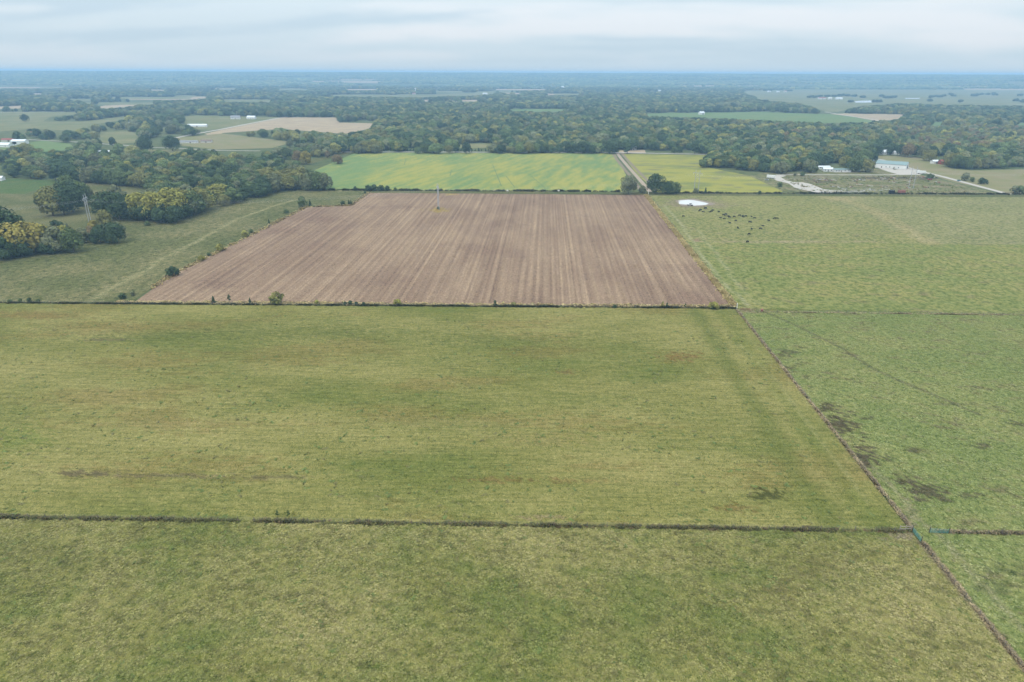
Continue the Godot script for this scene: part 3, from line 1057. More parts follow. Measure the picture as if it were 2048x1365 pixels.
	land("ground", under, soil_mat("far_land", tuft, noise_tex(37, 0.012, 3, [[0.0, 0.6, 0.7, 0.6], [0.55, 0.8, 0.82, 0.8], [1.0, 1.0, 0.95, 0.9]], FastNoiseLite.TYPE_SIMPLEX_SMOOTH, 512)))
	# the near fields
	land("hay_field", grid(hedge1_l, hedge1_r, near, near - h1 * 420.0, 0.0, 1.15, 0.10, c_hay_near, uv_fine), m_grass)
	land("mown_hay_field", grid(hedge2_l, hedge2_r, hedge1_r, hedge1_l, 0.0, 1.3, 0.06, c_hay_far, uv_mown), m_mown)
	var e := fence_d * 1.0
	var right := Vector2(fence_d.y, -fence_d.x)
	if right.x < 0: right = -right
	var far_r := xz(G(1296, 391))
	land("pasture", grid(hedge2_r, hedge2_r + right * 420.0, fence_a - fence_d * 110.0 + right * 420.0, fence_a - fence_d * 110.0, 0.0, 1.3, 0.10, c_pasture, func(x, z): return [Vector2(x / 70.0, z / 80.0), Vector2((x * 0.86 - z * 0.5) / 131.0, (z * 0.86 + x * 0.5) / 131.0)]), m_grass)
	land("cattle_pasture", grid(far_r, xz(G(2330, 396)), hedge2_r + right * 620.0, hedge2_r + right * 0.01, 0.005, 2.4, 0.06, c_pasture, uv_clumpy), m_past)
	land("stubble_field", sheet(G2([[268, 604.5], [1468, 613], [1292, 389.5], [738, 386], [700, 412], [612, 415], [345, 550]]), 0.03, 3.2, c_stubble, uv_rows), m_stub)
	land("rough_grass_field", sheet(G2([[-420, 605], [262, 604], [345, 548], [612, 413], [700, 410], [740, 384], [735, 379], [600, 379], [430, 380], [300, 375], [200, 470], [-420, 480]]), 0.02, 3.0, c_rough, uv_clumpy), m_grass)
	# bean fields
	land("bean_field", sheet(G2([[600, 353], [640, 336], [712, 305.5], [1230, 306.5], [1252, 350], [1244, 384], [735, 380.5], [640, 379]]), 0.04, 6.0, c_beans, uv_rows), m_crop)
	land("ripe_bean_field", sheet(G2([[1243, 308.5], [1430, 311], [1400, 332], [1440, 340], [1500, 352], [1566, 383], [1560, 385.5], [1316, 385], [1277, 352]]), 0.04, 5.0, c_beans_ripe, uv_fine), m_crop)
	land("field_margin", sheet(G2([[735, 380.5], [1244, 384], [1300, 385], [1560, 385.5], [2300, 389], [2300, 396], [1296, 391], [738, 386]]), 0.03, 6.0, c_meadow, uv_fine), m_grass)
	# the work yard and the land behind it
	land("work_yard", sheet(G2([[1566, 383], [1500, 352], [1530, 346], [1640, 346], [1745, 338], [1800, 340], [1990, 386], [1990, 388]]), 0.035, 4.0, c_yard, uv_clumpy), m_grass)
	CLEAR = [
		["meadow", [[1745, 312], [1812, 311], [1858, 318], [1905, 337], [1945, 341], [2250, 334], [2250, 392], [2010, 387], [1900, 362], [1800, 330]], c_brush],
		["meadow", [[-420, 362], [0, 356], [130, 361], [240, 371], [300, 373], [312, 378], [300, 470], [200, 480], [-420, 484]], c_rough],
		["green_field", [[-300, 361], [20, 357], [128, 361], [48, 388], [-300, 383]], c_green],
		["meadow", [[-300, 226], [160, 223.5], [160, 229], [100, 234], [85, 243], [165, 243], [255, 231.5], [252, 240], [190, 248], [155, 262], [60, 257], [0, 263], [-300, 264]], c_meadow],
		["meadow", [[203, 264], [260, 262], [278, 272], [272, 285], [235, 288], [190, 283]], c_meadow],
		["meadow", [[362, 232.5], [400, 230.5], [475, 232.5], [565, 234], [500, 247], [430, 259], [396, 259], [372, 250]], c_meadow],
		["plowed_field", [[408, 268], [450, 258], [568, 234.6], [676, 235], [678, 245], [769, 247.5], [735, 258], [690, 268], [640, 264], [560, 258], [445, 266], [430, 274]], c_plow],
		["tan_field", [[350, 276], [445, 267], [585, 284], [545, 296], [430, 299], [362, 291]], c_brush],
		["green_field", [[-300, 276], [60, 285], [85, 281], [140, 288], [150, 298], [80, 306], [30, 311], [-300, 312]], c_green],
		["meadow", [[240, 297], [330, 300], [410, 297], [418, 306], [380, 313], [300, 321], [250, 307]], c_meadow],
		["meadow", [[560, 338], [600, 333], [705, 305], [700, 303], [640, 316], [560, 322]], c_meadow],
		["plowed_field", [[176, 217], [210, 211], [288, 208.5], [250, 214.5], [200, 218]], c_plow],
		["plowed_field", [[-60, 213], [10, 213], [52, 210.5], [44, 217], [-60, 219]], c_plow],
		["meadow", [[938, 287], [984, 286], [986, 295], [945, 297], [900, 298], [838, 297], [840, 293], [885, 292], [900, 294]], c_meadow],
		["meadow", [[1240, 301], [1290, 300], [1292, 307], [1236, 307]], c_plow],
		["green_field", [[990, 219], [1095, 217.5], [1142, 219], [1140, 223], [1090, 224], [1003, 222]], c_green],
		["green_field", [[1275, 229], [1330, 226], [1520, 224], [1660, 228.5], [1702, 233], [1760, 244], [1660, 246], [1540, 242], [1420, 236], [1300, 233]], c_green],
		["tan_field", [[1660, 228], [1690, 227], [1810, 229], [1800, 239], [1752, 242], [1704, 233]], c_plow],
		["meadow", [[1480, 182], [1580, 178.5], [2250, 179], [2250, 214], [1900, 210], [1800, 207], [1720, 213], [1675, 224], [1655, 224], [1600, 207], [1520, 200]], c_meadow],
		["meadow", [[1856, 245], [1890, 244.5], [1893, 250], [1862, 253]], c_green],
		["meadow", [[2026, 246], [2250, 246], [2250, 252], [2040, 251]], c_green],
		["meadow", [[590, 190], [760, 189], [820, 191], [985, 184], [990, 189], [830, 195], [640, 192.5]], c_meadow],
		["green_field", [[412, 160.8], [530, 160.5], [532, 162.8], [414, 163]], c_green],
		["tan_field", [[622, 161.5], [765, 162], [760, 166.5], [625, 164.5]], c_plow],
		["tan_field", [[44, 187], [90, 186.5], [88, 190], [46, 190.5]], c_plow],
		["tan_field", [[-80, 174], [130, 174.5], [60, 177], [-80, 177]], c_plow],
		["tan_field", [[495, 220.5], [584, 219.5], [580, 222], [500, 222.5]], c_plow],
		["green_field", [[1150, 181.5], [1330, 182], [1328, 184.5], [1200, 184]], c_meadow],
		["tan_field", [[1245, 170.6], [1520, 170.9], [1515, 173], [1250, 172.6]], c_plow],
		["tan_field", [[1590, 162.2], [2250, 163], [2250, 166], [1600, 164]], c_meadow],
		["tan_field", [[1870, 171.5], [2000, 172], [1990, 175], [1880, 174.5]], c_plow],
		["tan_field", [[980, 165.2], [1110, 165.4], [1108, 166.8], [985, 166.8]], c_meadow],
		["tan_field", [[500, 150.3], [1100, 151.5], [1100, 152.3], [500, 151.4]], c_plow],
		["tan_field", [[1380, 157.0], [1900, 157.8], [1890, 159.0], [1390, 158.2]], c_meadow],
		["green_field", [[330, 155.5], [620, 156.3], [610, 157.4], [340, 156.8]], c_green],
	]
	var rs := RandomNumberGenerator.new()
	rs.seed = 909
	for i in 74:
		var yy := 149.0 + 56.0 * pow(rs.randf(), 1.4)
		var xx := rs.randf_range(-150, 2100)
		var ww := rs.randf_range(40, 190)
		var hh := rs.randf_range(0.03, 0.08) * (yy - 140.0) + 0.3
		if yy > 178 and xx > 1300: continue
		CLEAR.append([["tan_field", "green_field", "meadow"][i % 3], [[xx, yy], [xx + ww, yy + ww * 0.004], [xx + ww * rs.randf_range(0.8, 1.0), yy + hh + ww * 0.004], [xx - ww * rs.randf_range(-0.1, 0.1), yy + hh]], [c_plow, c_meadow, c_meadow][i % 3]])
	MASK.resize(MX * MY)
	for j in MY:
		for i in MX:
			MASK[j * MX + i] = 1 if j + 140 < 308 else 0
	var y := -0.09
	for c in CLEAR:
		var p := G2(c[1])
		var d: float = absf(G(1024, c[1][0][1]).z)
		y += 0.003
		land(c[0], sheet(p, y, clampf(d * 0.02, 5.0, 90.0), c[2], func(x, z): return [Vector2(x / (d * 0.06), z / (d * 0.06)), Vector2(x / (d * 0.2), z / (d * 0.2))]), m_crop if d > 900 else m_grass)
		stamp(c[1], 0)
	for w in [
		[[20, 332], [60, 324], [200, 320], [330, 324], [420, 327], [500, 330], [575, 327], [598, 338], [598, 354], [645, 374], [655, 380], [625, 380], [560, 386], [480, 404], [420, 430], [345, 446], [300, 446], [268, 440], [278, 420], [312, 400], [302, 378], [240, 374], [200, 368], [120, 363], [20, 358]],
		[[-300, 322], [20, 325], [560, 330], [620, 318], [705, 304], [600, 300], [430, 299], [250, 295], [150, 290], [0, 308], [-300, 310]],
		[[1398, 338], [1440, 337], [1480, 345], [1560, 348], [1590, 345], [1600, 325], [1630, 325], [1640, 306], [1424, 306]],
		[[1604, 346], [1634, 347], [1640, 330], [1690, 329], [1740, 333], [1736, 322], [1690, 306], [1604, 306]],
		[[1800, 306], [1850, 309], [1862, 318], [1885, 312], [1905, 334], [1945, 338], [2250, 330], [2250, 300], [1800, 300]],
		[[1900, 316], [1912, 336], [1950, 339], [2012, 332], [2250, 336], [2250, 306], [1900, 306]]]:
		stamp(w, 1)
	for c in [CLEAR[9], CLEAR[10]]: stamp(c[1], 0)
	MT["m_crop"] = m_crop

func make_roads() -> void:
	var gravel := plain("gravel", 0.44, 0.40, 0.355, 1.0)
	gravel.albedo_texture = noise_tex(51, 0.05, 3, [[0.0, 0.6, 0.58, 0.55], [0.5, 0.85, 0.84, 0.82], [1, 1, 1, 1]], FastNoiseLite.TYPE_SIMPLEX_SMOOTH, 512)
	gravel.uv1_triplanar = true
	gravel.uv1_world_triplanar = true
	gravel.uv1_scale = Vector3.ONE * 0.03
	var dirt := plain("dirt", 0.28, 0.215, 0.155, 1.0)
	var track := plain("worn_track", 0.265, 0.235, 0.135, 1.0)
	var line := func(a: Array) -> Array: return a.map(func(e): return G(e[0], e[1]))
	land("road", ribbon(line.call([[560, 300], [640, 305], [705, 304], [900, 304.3], [1232, 305.2], [1425, 309], [1470, 311]]), 7.0, 0.06), gravel)
	land("dirt_lane", ribbon(line.call([[1234, 306], [1243, 318], [1262, 340], [1280, 360], [1300, 384]]), 4.6, 0.08), dirt)
	land("lane_verge", ribbon(line.call([[1244, 307], [1253, 318], [1274, 340], [1294, 360], [1312, 382]]), 4.0, 0.07), plain("dry_verge", 0.17, 0.13, 0.085, 1.0))
	land("lane_verge", ribbon(line.call([[1227, 308], [1234, 320], [1250, 340], [1264, 356], [1284, 384]]), 4.0, 0.07), plain("dry_verge", 0.17, 0.13, 0.085, 1.0))
	land("road", ribbon(line.call([[350, 276], [390, 268], [440, 259], [500, 247], [566, 234.5], [640, 226]]), 8.0, 0.05), gravel)
	land("farm_lane", ribbon(line.call([[54, 279], [85, 281], [135, 283], [190, 287], [240, 290], [300, 295], [360, 297], [440, 301], [520, 302]]), 5.0, 0.05), gravel)
	land("farm_lane", ribbon(line.call([[1650, 224], [1680, 229], [1710, 234], [1740, 238], [1775, 244]]), 7.0, 0.05), gravel)
	land("farm_lane", ribbon(line.call([[-40, 225.5], [160, 223.5]]), 9.0, 0.05), gravel)
	# yard drives: pale crushed stone
	land("yard_drive", ribbon(line.call([[1565, 351], [1552, 354], [1562, 361], [1600, 370], [1625, 377], [1680, 385]]), 11.0, 0.07), gravel)
	land("yard_drive", ribbon(line.call([[1600, 365], [1615, 368], [1640, 378], [1660, 385]]), 6.0, 0.075), gravel)
	land("yard_drive", ribbon(line.call([[1552, 350], [1600, 349.5], [1700, 350], [1780, 350], [1800, 349]]), 4.5, 0.08), gravel)
	land("yard_drive", ribbon(line.call([[1730, 314], [1765, 320], [1800, 331], [1850, 345], [1880, 352], [1940, 368], [2000, 384], [2020, 389]]), 6.5, 0.085), gravel)
	land("yard_apron", sheet(G2([[1745, 332], [1760, 330], [1790, 340], [1812, 336], [1852, 345], [1840, 350], [1800, 350], [1775, 343]]), 0.075, 40.0, func(_x, _z): return Color.WHITE, uv_fine), gravel)
	land("yard_apron", sheet(G2([[1572, 363], [1605, 366], [1632, 378], [1680, 386], [1640, 387], [1590, 376]]), 0.065, 40.0, func(_x, _z): return Color.WHITE, uv_fine), gravel)
	# sprayer tracks pressed into the beans
	for e in [[[985, 329], [1003, 373]], [[1012, 352], [1030, 376]], [[812, 318], [808, 330]], [[1062, 352], [1090, 376]], [[903, 340], [900, 352]]]:
		land("crop_track", ribbon(line.call(e), 0.9, 0.06), plain("pressed_beans", 0.085, 0.125, 0.048, 1.0))
	# pond
	var mud := plain("pond_mud", 0.19, 0.145, 0.105, 0.9)
	var shore := sheet(G2([[1350, 402], [1362, 399], [1390, 398], [1418, 404], [1432, 408], [1424, 411], [1395, 414], [1362, 412]]), 0.10, 40.0, func(_x, _z): return Color.WHITE, uv_fine)
	land("pond_bank", shore, mud)
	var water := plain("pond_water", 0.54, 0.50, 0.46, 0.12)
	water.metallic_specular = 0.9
	land("pond", sheet(G2([[1357, 401.5], [1376, 400], [1388, 400.8], [1404, 404], [1418, 407.5], [1412, 410.3], [1390, 411.8], [1375, 410], [1358, 408.5]]), 0.13, 40.0, func(_x, _z): return Color.WHITE, uv_fine), water)

func pick_kind(x: float, z: float, light := 0.0) -> String:
	var v := rng.randf() + n_big.get_noise_2d(x * 0.6, z * 0.6) * 0.35 + light
	if v < 0.34: return "dark"
	if v < 0.66: return "mid"
	if v < 0.84: return "grey"
	if v < 1.06: return "olive"
	if v < 1.18: return "lime"
	return "rust"

func make_woods() -> void:
	rng.seed = 101
	# single trees of the near groves: [photo x, photo y of the foot, height in photo pixels, prototype, foliage]
	for t in [
		[8, 506, 76, 6, "dark"], [-30, 512, 70, 1, "dark"], [30, 500, 60, 2, "mid"], [52, 508, 52, 4, "gold"], [72, 504, 46, 5, "gold"], [88, 502, 42, 0, "lime"], [24, 513, 28, 7, "lime"], [10, 519, 36, 5, "dark"], [45, 514, 30, 5, "dark"],
		[112, 504, 42, 5, "grey"], [148, 505, 41, 0, "mid"], [97, 508, 26, 5, "dark"], [128, 482, 26, 5, "lime"], [168, 486, 28, 3, "grey"], [184, 478, 22, 5, "rust"], [186, 462, 18, 5, "gold"],
		[212, 458, 32, 0, "olive"], [201, 486, 30, 5, "dark"], [226, 486, 34, 4, "dark"], [237, 472, 24, 5, "grey"], [-60, 520, 60, 0, "mid"],
		[88, 414, 26, 5, "dark"], [106, 432, 46, 0, "olive"], [128, 430, 42, 6, "dark"], [146, 424, 50, 1, "dark"], [160, 412, 44, 2, "mid"], [178, 408, 34, 7, "grey"], [138, 404, 42, 0, "mid"],
		[216, 436, 44, 1, "dark"], [240, 440, 46, 6, "dark"], [258, 436, 38, 4, "dark"], [232, 398, 26, 3, "grey"], [250, 404, 18, 5, "grey"],
		[281, 440, 50, 2, "lime"], [306, 440, 48, 0, "lime"], [340, 440, 56, 6, "lime"], [362, 432, 48, 1, "olive"], [322, 446, 34, 5, "dark"], [350, 446, 30, 4, "dark"], [388, 430, 44, 0, "mid"], [400, 424, 46, 2, "olive"],
		[616, 381, 32, 6, "grey"], [634, 381, 34, 1, "mid"], [650, 381, 32, 0, "grey"], [676, 328, 17, 4, "rust"],
		[1257, 388, 34, 6, "grey"], [1310, 387, 36, 1, "dark"], [1334, 388, 24, 4, "dark"], [1350, 388, 22, 0, "mid"], [1285, 386, 14, 5, "grey"],
		[1730, 330, 24, 6, "mid"], [1722, 325, 22, 2, "dark"], [1738, 318, 20, 1, "mid"], [1746, 322, 20, 3, "dark"], [1712, 312, 16, 4, "grey"], [1682, 316, 18, 6, "olive"], [1752, 310, 18, 4, "dark"], [1780, 310, 14, 0, "dark"], [1800, 312, 20, 6, "dark"], [1816, 314, 22, 1, "rust"], [1830, 314, 20, 2, "dark"], [1846, 316, 22, 0, "grey"], [1858, 322, 18, 4, "olive"], [1898, 334, 22, 1, "olive"], [1914, 337, 22, 6, "mid"], [1935, 338, 18, 4, "mid"], [1950, 338, 18, 0, "olive"], [1985, 336, 16, 5, "grey"], [1718, 344, 24, 0, "mid"], [1704, 344, 26, 1, "mid"], [1732, 344, 22, 4, "olive"], [1690, 340, 24, 6, "olive"], [1620, 345, 22, 4, "grey"],
		[428, 318, 16, 0, "dark"], [384, 320, 18, 5, "dark"], [345, 302, 26, 6, "dark"], [292, 305, 26, 1, "dark"], [225, 292, 14, 0, "dark"], [50, 244, 12, 6, "dark"],
		[538, 328, 24, 3, "olive"], [596, 328, 26, 2, "rust"], [612, 329, 24, 0, "gold"], [655, 316, 14, 3, "rust"],
		[1868, 358, 0, 9, ""], ]:
		if t[4] == "": continue
		var at := G(t[0], t[1])
		tree(at, t[3], t[4], t[2] / F * Vector3(at.x, CAM_H, at.z).length() * 1.02, rng.randf_range(0.95, 1.12))
	# random woods
	var buf := []
	for i in 8: buf.append(PackedFloat32Array())
	var nearby := []
	var z := -520.0
	while z > -5200.0:
		var d := -z
		var step := 11.0 if d < 1150 else (12.0 if d < 2400 else 15.0)
		var half := d * 0.83 + 40.0
		var x := -half
		while x < half:
			var p := Vector3(x + rng.randf_range(-0.5, 0.5) * step, 0, z + rng.randf_range(-0.5, 0.5) * step)
			x += step
			var q := PX(p)
			if q.x < -210 or q.x > 2258 or mask_at(q) == 0: continue
			if rng.randf() < 0.10 or n_mid.get_noise_2d(p.x * 0.16 + 77.0, p.z * 0.16) > 0.27: continue
			var h := rng.randf_range(8.5, 17.0) * (1.0 + 0.15 * n_mid.get_noise_2d(p.x * 0.3, p.z * 0.3))
			if d > 2400: h *= 1.12
			var light := 0.0
			if q.x > 1780 and q.y < 304 and q.y > 256 and d < 2000:   # young brush on the right
				h *= 0.62
				light = 0.34
			elif q.x > 1480 and q.y < 290 and q.y > 240:
				light = 0.12
			if (q.y > 286 and q.y < 322 and q.x < 640) or (q.y > 246 and q.y <= 286 and q.x < 380):
				if n_mid.get_noise_2d(p.x * 0.35, p.z * 0.35) < 0.10 + rng.randf() * 0.12: continue     # scattered between the farmyards
			if q.y < 308:
				var top := PX(p + Vector3.UP * h * 0.85)
				if mask_at(top) == 0 or mask_at((top + q) * 0.5) == 0: continue
			if d < 1120:
				nearby.append([d, p, h, light])
			else:
				far_tree(buf, p, h, light, 1.0 if d < 2400 else 1.25)
		z -= step
	nearby.sort_custom(func(a, b): return a[0] < b[0])
	for i in nearby.size():
		var e: Array = nearby[i]
		if i < 255:
			tree(e[1], rng.randi() % 8, pick_kind(e[1].x, e[1].z, e[3]), e[2], rng.randf_range(1.15, 1.5))
		else:
			far_tree(buf, e[1], e[2], e[3], 1.0)
	for i in 8:
		stuff("mixed_woods", two(CROWN[i], TRUNK[i]), buf[i], "unbroken mixed autumn woods reaching back to the horizon", "woods")
	# the farthest woods, in clumps
	rng.seed = 202
	var clump := far_clump()
	var b := PackedFloat32Array()
	var d := 5150.0
	while d < EDGE - 300.0:
		var step := 29.0
		var half := d * 0.86
		var x := -half
		while x < half:
			var p := Vector3(x + rng.randf_range(-0.5, 0.5) * step, 0, -d + rng.randf_range(-0.5, 0.5) * step * 1.5)
			x += step
			if p.length() > EDGE - 300.0 or n_big.get_noise_2d(p.x * 0.07, p.z * 0.05) > 0.24 + rng.randf() * 0.08: continue
			p.y = rise(p.x, p.z)
			if mask_at(PX(p)) == 0: continue
			p.y -= 0.3
			var c: Color = KIND[pick_kind(p.x * 0.2, p.z * 0.2)][1]
			var v := rng.randf_range(0.7, 1.25)
			put(b, p, rng.randf() * TAU, rng.randf_range(0.75, 1.05), rng.randf_range(0.75, 1.2), Color(c.r * v, c.g * v, c.b * v))
		d += step * 1.5
	stuff("distant_woods", clump, b, "hazy blue woods far off below the horizon", "woods", leaf_mat("leaf_mixed", Color(1, 1, 1)))

func far_tree(buf: Array, p: Vector3, h: float, light: float, w: float) -> void:
	var i := rng.randi() % 8
	var s: float = h / crown_h[i]
	var c: Color = KIND[pick_kind(p.x, p.z, light)][1]
	var v := rng.randf_range(0.8, 1.6)
	var b: PackedFloat32Array = buf[i]
	put(b, p, rng.randf() * TAU, s * w * rng.randf_range(1.05, 1.45), s, Color(c.r * v, c.g * v, c.b * v))
	buf[i] = b

func far_clump() -> ArrayMesh:
	var st := begin()
	for k in 6:
		var c := Vector3(rng.randf_range(-13, 13), 0, rng.randf_range(-13, 13))
		var r := rng.randf_range(5.5, 9.0)
		var h := rng.randf_range(8.5, 14.0)
		var v := rng.randf_range(0.65, 1.0)
		st.set_color(Color(v, v, v))
		var top := c + Vector3(rng.randf_range(-1, 1), h, rng.randf_range(-1, 1))
		for i in 6:
			var a := TAU * i / 6.0
			var e := TAU * (i + 1) / 6.0
			var p := c + Vector3(cos(a) * r, h * 0.62, sin(a) * r)
			var q := c + Vector3(cos(e) * r, h * 0.62, sin(e) * r)
			tri(st, top, q, p)
			var lp := c + Vector3(cos(a) * r * 0.9, 0, sin(a) * r * 0.9)
			var lq := c + Vector3(cos(e) * r * 0.9, 0, sin(e) * r * 0.9)
			quad(st, p, q, lq, lp)
	return done(st)

func make_hedges() -> void:
	rng.seed = 303
	var weed := tuft_mesh(16, 1.2, 0.95, 0.9)
	var m := leaf_mat("weed_leaf", Color(1, 1, 1))
	var strip := func(a: Vector2, b: Vector2, wide: float, per_m: float, tall: float, cols: Array, gap: float) -> PackedFloat32Array:
		var buf := PackedFloat32Array()
		var l := a.distance_to(b)
		var s := (b - a).normalized()
		var n := Vector2(-s.y, s.x)
		for i in int(l * per_m):
			var t := rng.randf() * l
			var g := n_mid.get_noise_2d(t * 1.3 + a.x, a.y)
			if g < gap and rng.randf() < 0.75: continue
			var p := a + s * t + n * rng.randfn() * wide * 0.42
			var c: Color = cols[rng.randi() % cols.size()]
			var v := rng.randf_range(0.7, 1.25)
			put(buf, Vector3(p.x, 0, p.y), rng.randf() * TAU, rng.randf_range(0.7, 1.2), tall * rng.randf_range(0.5, 1.15) * (1.0 + g), Color(c.r * v, c.g * v, c.b * v))
		return buf
	var dk1 := [Color(0.085, 0.088, 0.030), Color(0.12, 0.12, 0.040), Color(0.14, 0.10, 0.05), Color(0.19, 0.17, 0.06), Color(0.075, 0.070, 0.028)]
	var dk := [Color(0.052, 0.066, 0.026), Color(0.075, 0.085, 0.032), Color(0.085, 0.068, 0.036), Color(0.11, 0.115, 0.04), Color(0.05, 0.052, 0.026)]
	stuff("hedge_weeds", weed, strip.call(hedge1_l + Vector2(0, 0), hedge1_r, 0.75, 10.0, 0.48, dk1, -0.12), "dark weedy strip dividing the hay field from the mown field", "weeds", m)
	var dk2 := dk + [Color(0.16, 0.125, 0.06), Color(0.09, 0.105, 0.036)]
	stuff("hedge_weeds", weed, strip.call(hedge2_l, hedge2_r, 1.0, 13.0, 0.85, dk2, -0.08), "dark weedy hedge bottom between mown field and stubble field", "weeds", m)
	var far_l := xz(G(735, 383))
	stuff("hedge_weeds", weed, strip.call(xz(G(560, 380)), xz(G(1240, 383.5)), 3.5, 9.0, 1.9, dk2, 0.0), "low dark weeds between stubble field and bean field", "weeds", m)
	stuff("hedge_weeds", weed, strip.call(xz(G(1330, 386.5)), xz(G(2200, 389.5)), 4.0, 8.0, 1.7, dk2, -0.05), "weedy fence row behind the cattle pasture", "weeds", m)
	# right-hand fence row and lane
	var br := [Color(0.28, 0.20, 0.12), Color(0.21, 0.16, 0.095), Color(0.36, 0.27, 0.15), Color(0.19, 0.165, 0.075), Color(0.42, 0.32, 0.18)]
	stuff("fence_row_grass", weed, strip.call(fence_a - fence_d * 60.0, fence_a - fence_d * 2.5, 0.35, 8.0, 0.5, br, -0.25), "brown dead grass under the long wire fence below the gate", "grass", m)
	stuff("fence_row_grass", weed, strip.call(fence_a + fence_d * 3.0, xz(G(1474, 620)), 0.35, 7.0, 0.5, br, -0.2), "brown dead grass under the wire fence beside the mown field", "grass", m)
	stuff("fence_row_grass", weed, strip.call(xz(G(1878, 1064)), xz(G(2250, 1072)), 0.5, 9.0, 0.55, dk1 + br, -0.2), "dark weeds under the cross fence by the open gate", "grass", m)
	stuff("fence_row_grass", weed, strip.call(xz(G(1515, 624)), xz(G(2250, 633)), 0.5, 6.0, 0.4, br, -0.1), "thin brown grass under the cross fence between two pastures", "grass", m)
	# straw-yellow edge of the stubble
	var sw := [Color(0.66, 0.50, 0.23), Color(0.56, 0.43, 0.20), Color(0.72, 0.57, 0.29), Color(0.50, 0.37, 0.18), Color(0.48, 0.42, 0.16)]
	stuff("straw_edge", weed, strip.call(xz(G(1468, 612)), xz(G(1292, 390)), 1.9, 26.0, 1.1, sw, -0.5), "straw-coloured tall grass along the stubble field's fence", "grass", m)
	for s in [[[300, 578], [345, 550]], [[345, 550], [612, 414.5]], [[612, 414.5], [700, 411.5]], [[700, 411.5], [738, 385.5]]]:
		stuff("straw_edge", weed, strip.call(xz(G(s[0][0], s[0][1])), xz(G(s[1][0], s[1][1])), 2.2, 9.0, 1.1, sw + br, -0.1), "straw-coloured grass between rough field and stubble field", "grass", m)
	stuff("straw_edge", weed, strip.call(hedge2_l + (hedge2_r - hedge2_l) * 0.55 + Vector2(0, -2.6), hedge2_r + Vector2(0, -2.6), 2.4, 14.0, 0.7, sw + br, -0.3), "pale straw stubble headland beside the weedy hedge", "grass", m)
	# bushes and saplings along the hedges: [photo x, y, height px, prototype, foliage]
	for t in [[427, 606, 13, 8, "dark"], [459, 606, 16, 10, "dark"], [500, 607, 11, 8, "dark"], [553, 608, 21, 9, "olive"], [548, 608, 14, 9, "mid"], [634, 609, 8, 9, "lime"], [700, 610, 8, 9, "dark"], [712, 610, 6, 9, "dark"], [690, 610, 6, 9, "dark"], [727, 611, 6, 9, "dark"], [796, 610, 11, 9, "lime"],
		[990, 614, 14, 10, "dark"], [1028, 613, 8, 9, "olive"], [1075, 614, 6, 9, "rust"], [1325, 616, 14, 10, "lime"], [1334, 617, 12, 10, "dark"], [1370, 617, 10, 10, "dark"], [1428, 618, 13, 9, "lime"], [1425, 619, 6, 9, "dark"], [1160, 615, 6, 9, "rust"], [1230, 616, 6, 9, "dark"],
		[246, 598, 9, 9, "dark"], [266, 592, 8, 9, "grey"], [346, 552, 16, 9, "dark"], [20, 605, 5, 9, "mid"], [40, 605, 6, 9, "mid"], [58, 605, 7, 9, "dark"], [76, 605, 5, 9, "mid"], [440, 502, 12, 9, "lime"], [402, 522, 9, 9, "lime"], [418, 512, 6, 9, "mid"], [490, 474, 11, 9, "lime"], [502, 467, 7, 9, "mid"], [538, 448, 9, 8, "dark"], [572, 427, 7, 9, "mid"], [604, 413, 17, 9, "mid"], [620, 411, 10, 8, "dark"], [686, 411, 8, 9, "dark"], [698, 410, 10, 8, "dark"], [702, 410, 10, 8, "dark"], [730, 388, 8, 8, "dark"],
		[710, 381, 7, 9, "dark"], [736, 382, 10, 9, "dark"], [748, 382, 11, 9, "dark"], [762, 382, 10, 9, "dark"], [774, 382, 9, 9, "dark"], [790, 382, 6, 9, "mid"], [1391, 386, 8, 9, "grey"], [1411, 387, 11, 8, "dark"], [1519, 389, 6, 9, "dark"], [877, 419, 5, 9, "dark"],
		[1860, 358, 8, 9, "mid"], [1930, 361, 11, 9, "grey"], [1945, 364, 7, 9, "mid"], [1962, 368, 9, 9, "dark"], [1970, 368, 7, 9, "dark"], [2030, 386, 10, 9, "grey"], [2040, 387, 11, 9, "mid"], [1560, 374, 8, 9, "mid"], [1605, 352, 7, 9, "mid"], [1590, 352, 6, 9, "grey"], [110, 452, 9, 9, "dark"], [122, 454, 8, 9, "dark"], [132, 454, 6, 9, "grey"], [294, 452, 8, 9, "mid"]]:
		var at := G(t[0], t[1])
		tree(at, t[3], t[4], t[2] / F * Vector3(at.x, CAM_H, at.z).length() * 1.05, rng.randf_range(0.85, 1.15))
	for t in [[555, 1036, 15, "mid"], [577, 1037, 16, "mid"], [588, 1037, 15, "lime"]]:
		var at := G(t[0], t[1])
		tree(at, 10, t[3], t[2] / F * Vector3(at.x, CAM_H, at.z).length() * 1.15, 0.8, "", "slender %s sapling in the weedy strip between hay field and mown field" % ("bright green" if t[3] == "mid" else "yellow-tinged"))
	# the row of young conifers along the road
	for i in 34:
		var x := 760.0 + i * 6.8 + rng.randf_range(-1.2, 1.2)
		var at := G(x, 302.6 if i > 18 else 302.0)
		var o := thing("young_conifer", "small dark conifer in the planted row along the road", "tree", at, rng.randf() * TAU, "planted conifer row")
		var s := rng.randf_range(0.32, 0.62)
		o.scale = Vector3(s * 1.1, s, s * 1.1)
		part("crown", CROWN[8], leaf_mat("leaf_dark", KIND["dark"][1]), o)
		part("trunk", TRUNK[8], plain("bark", 0.085, 0.070, 0.055, 0.95), o)

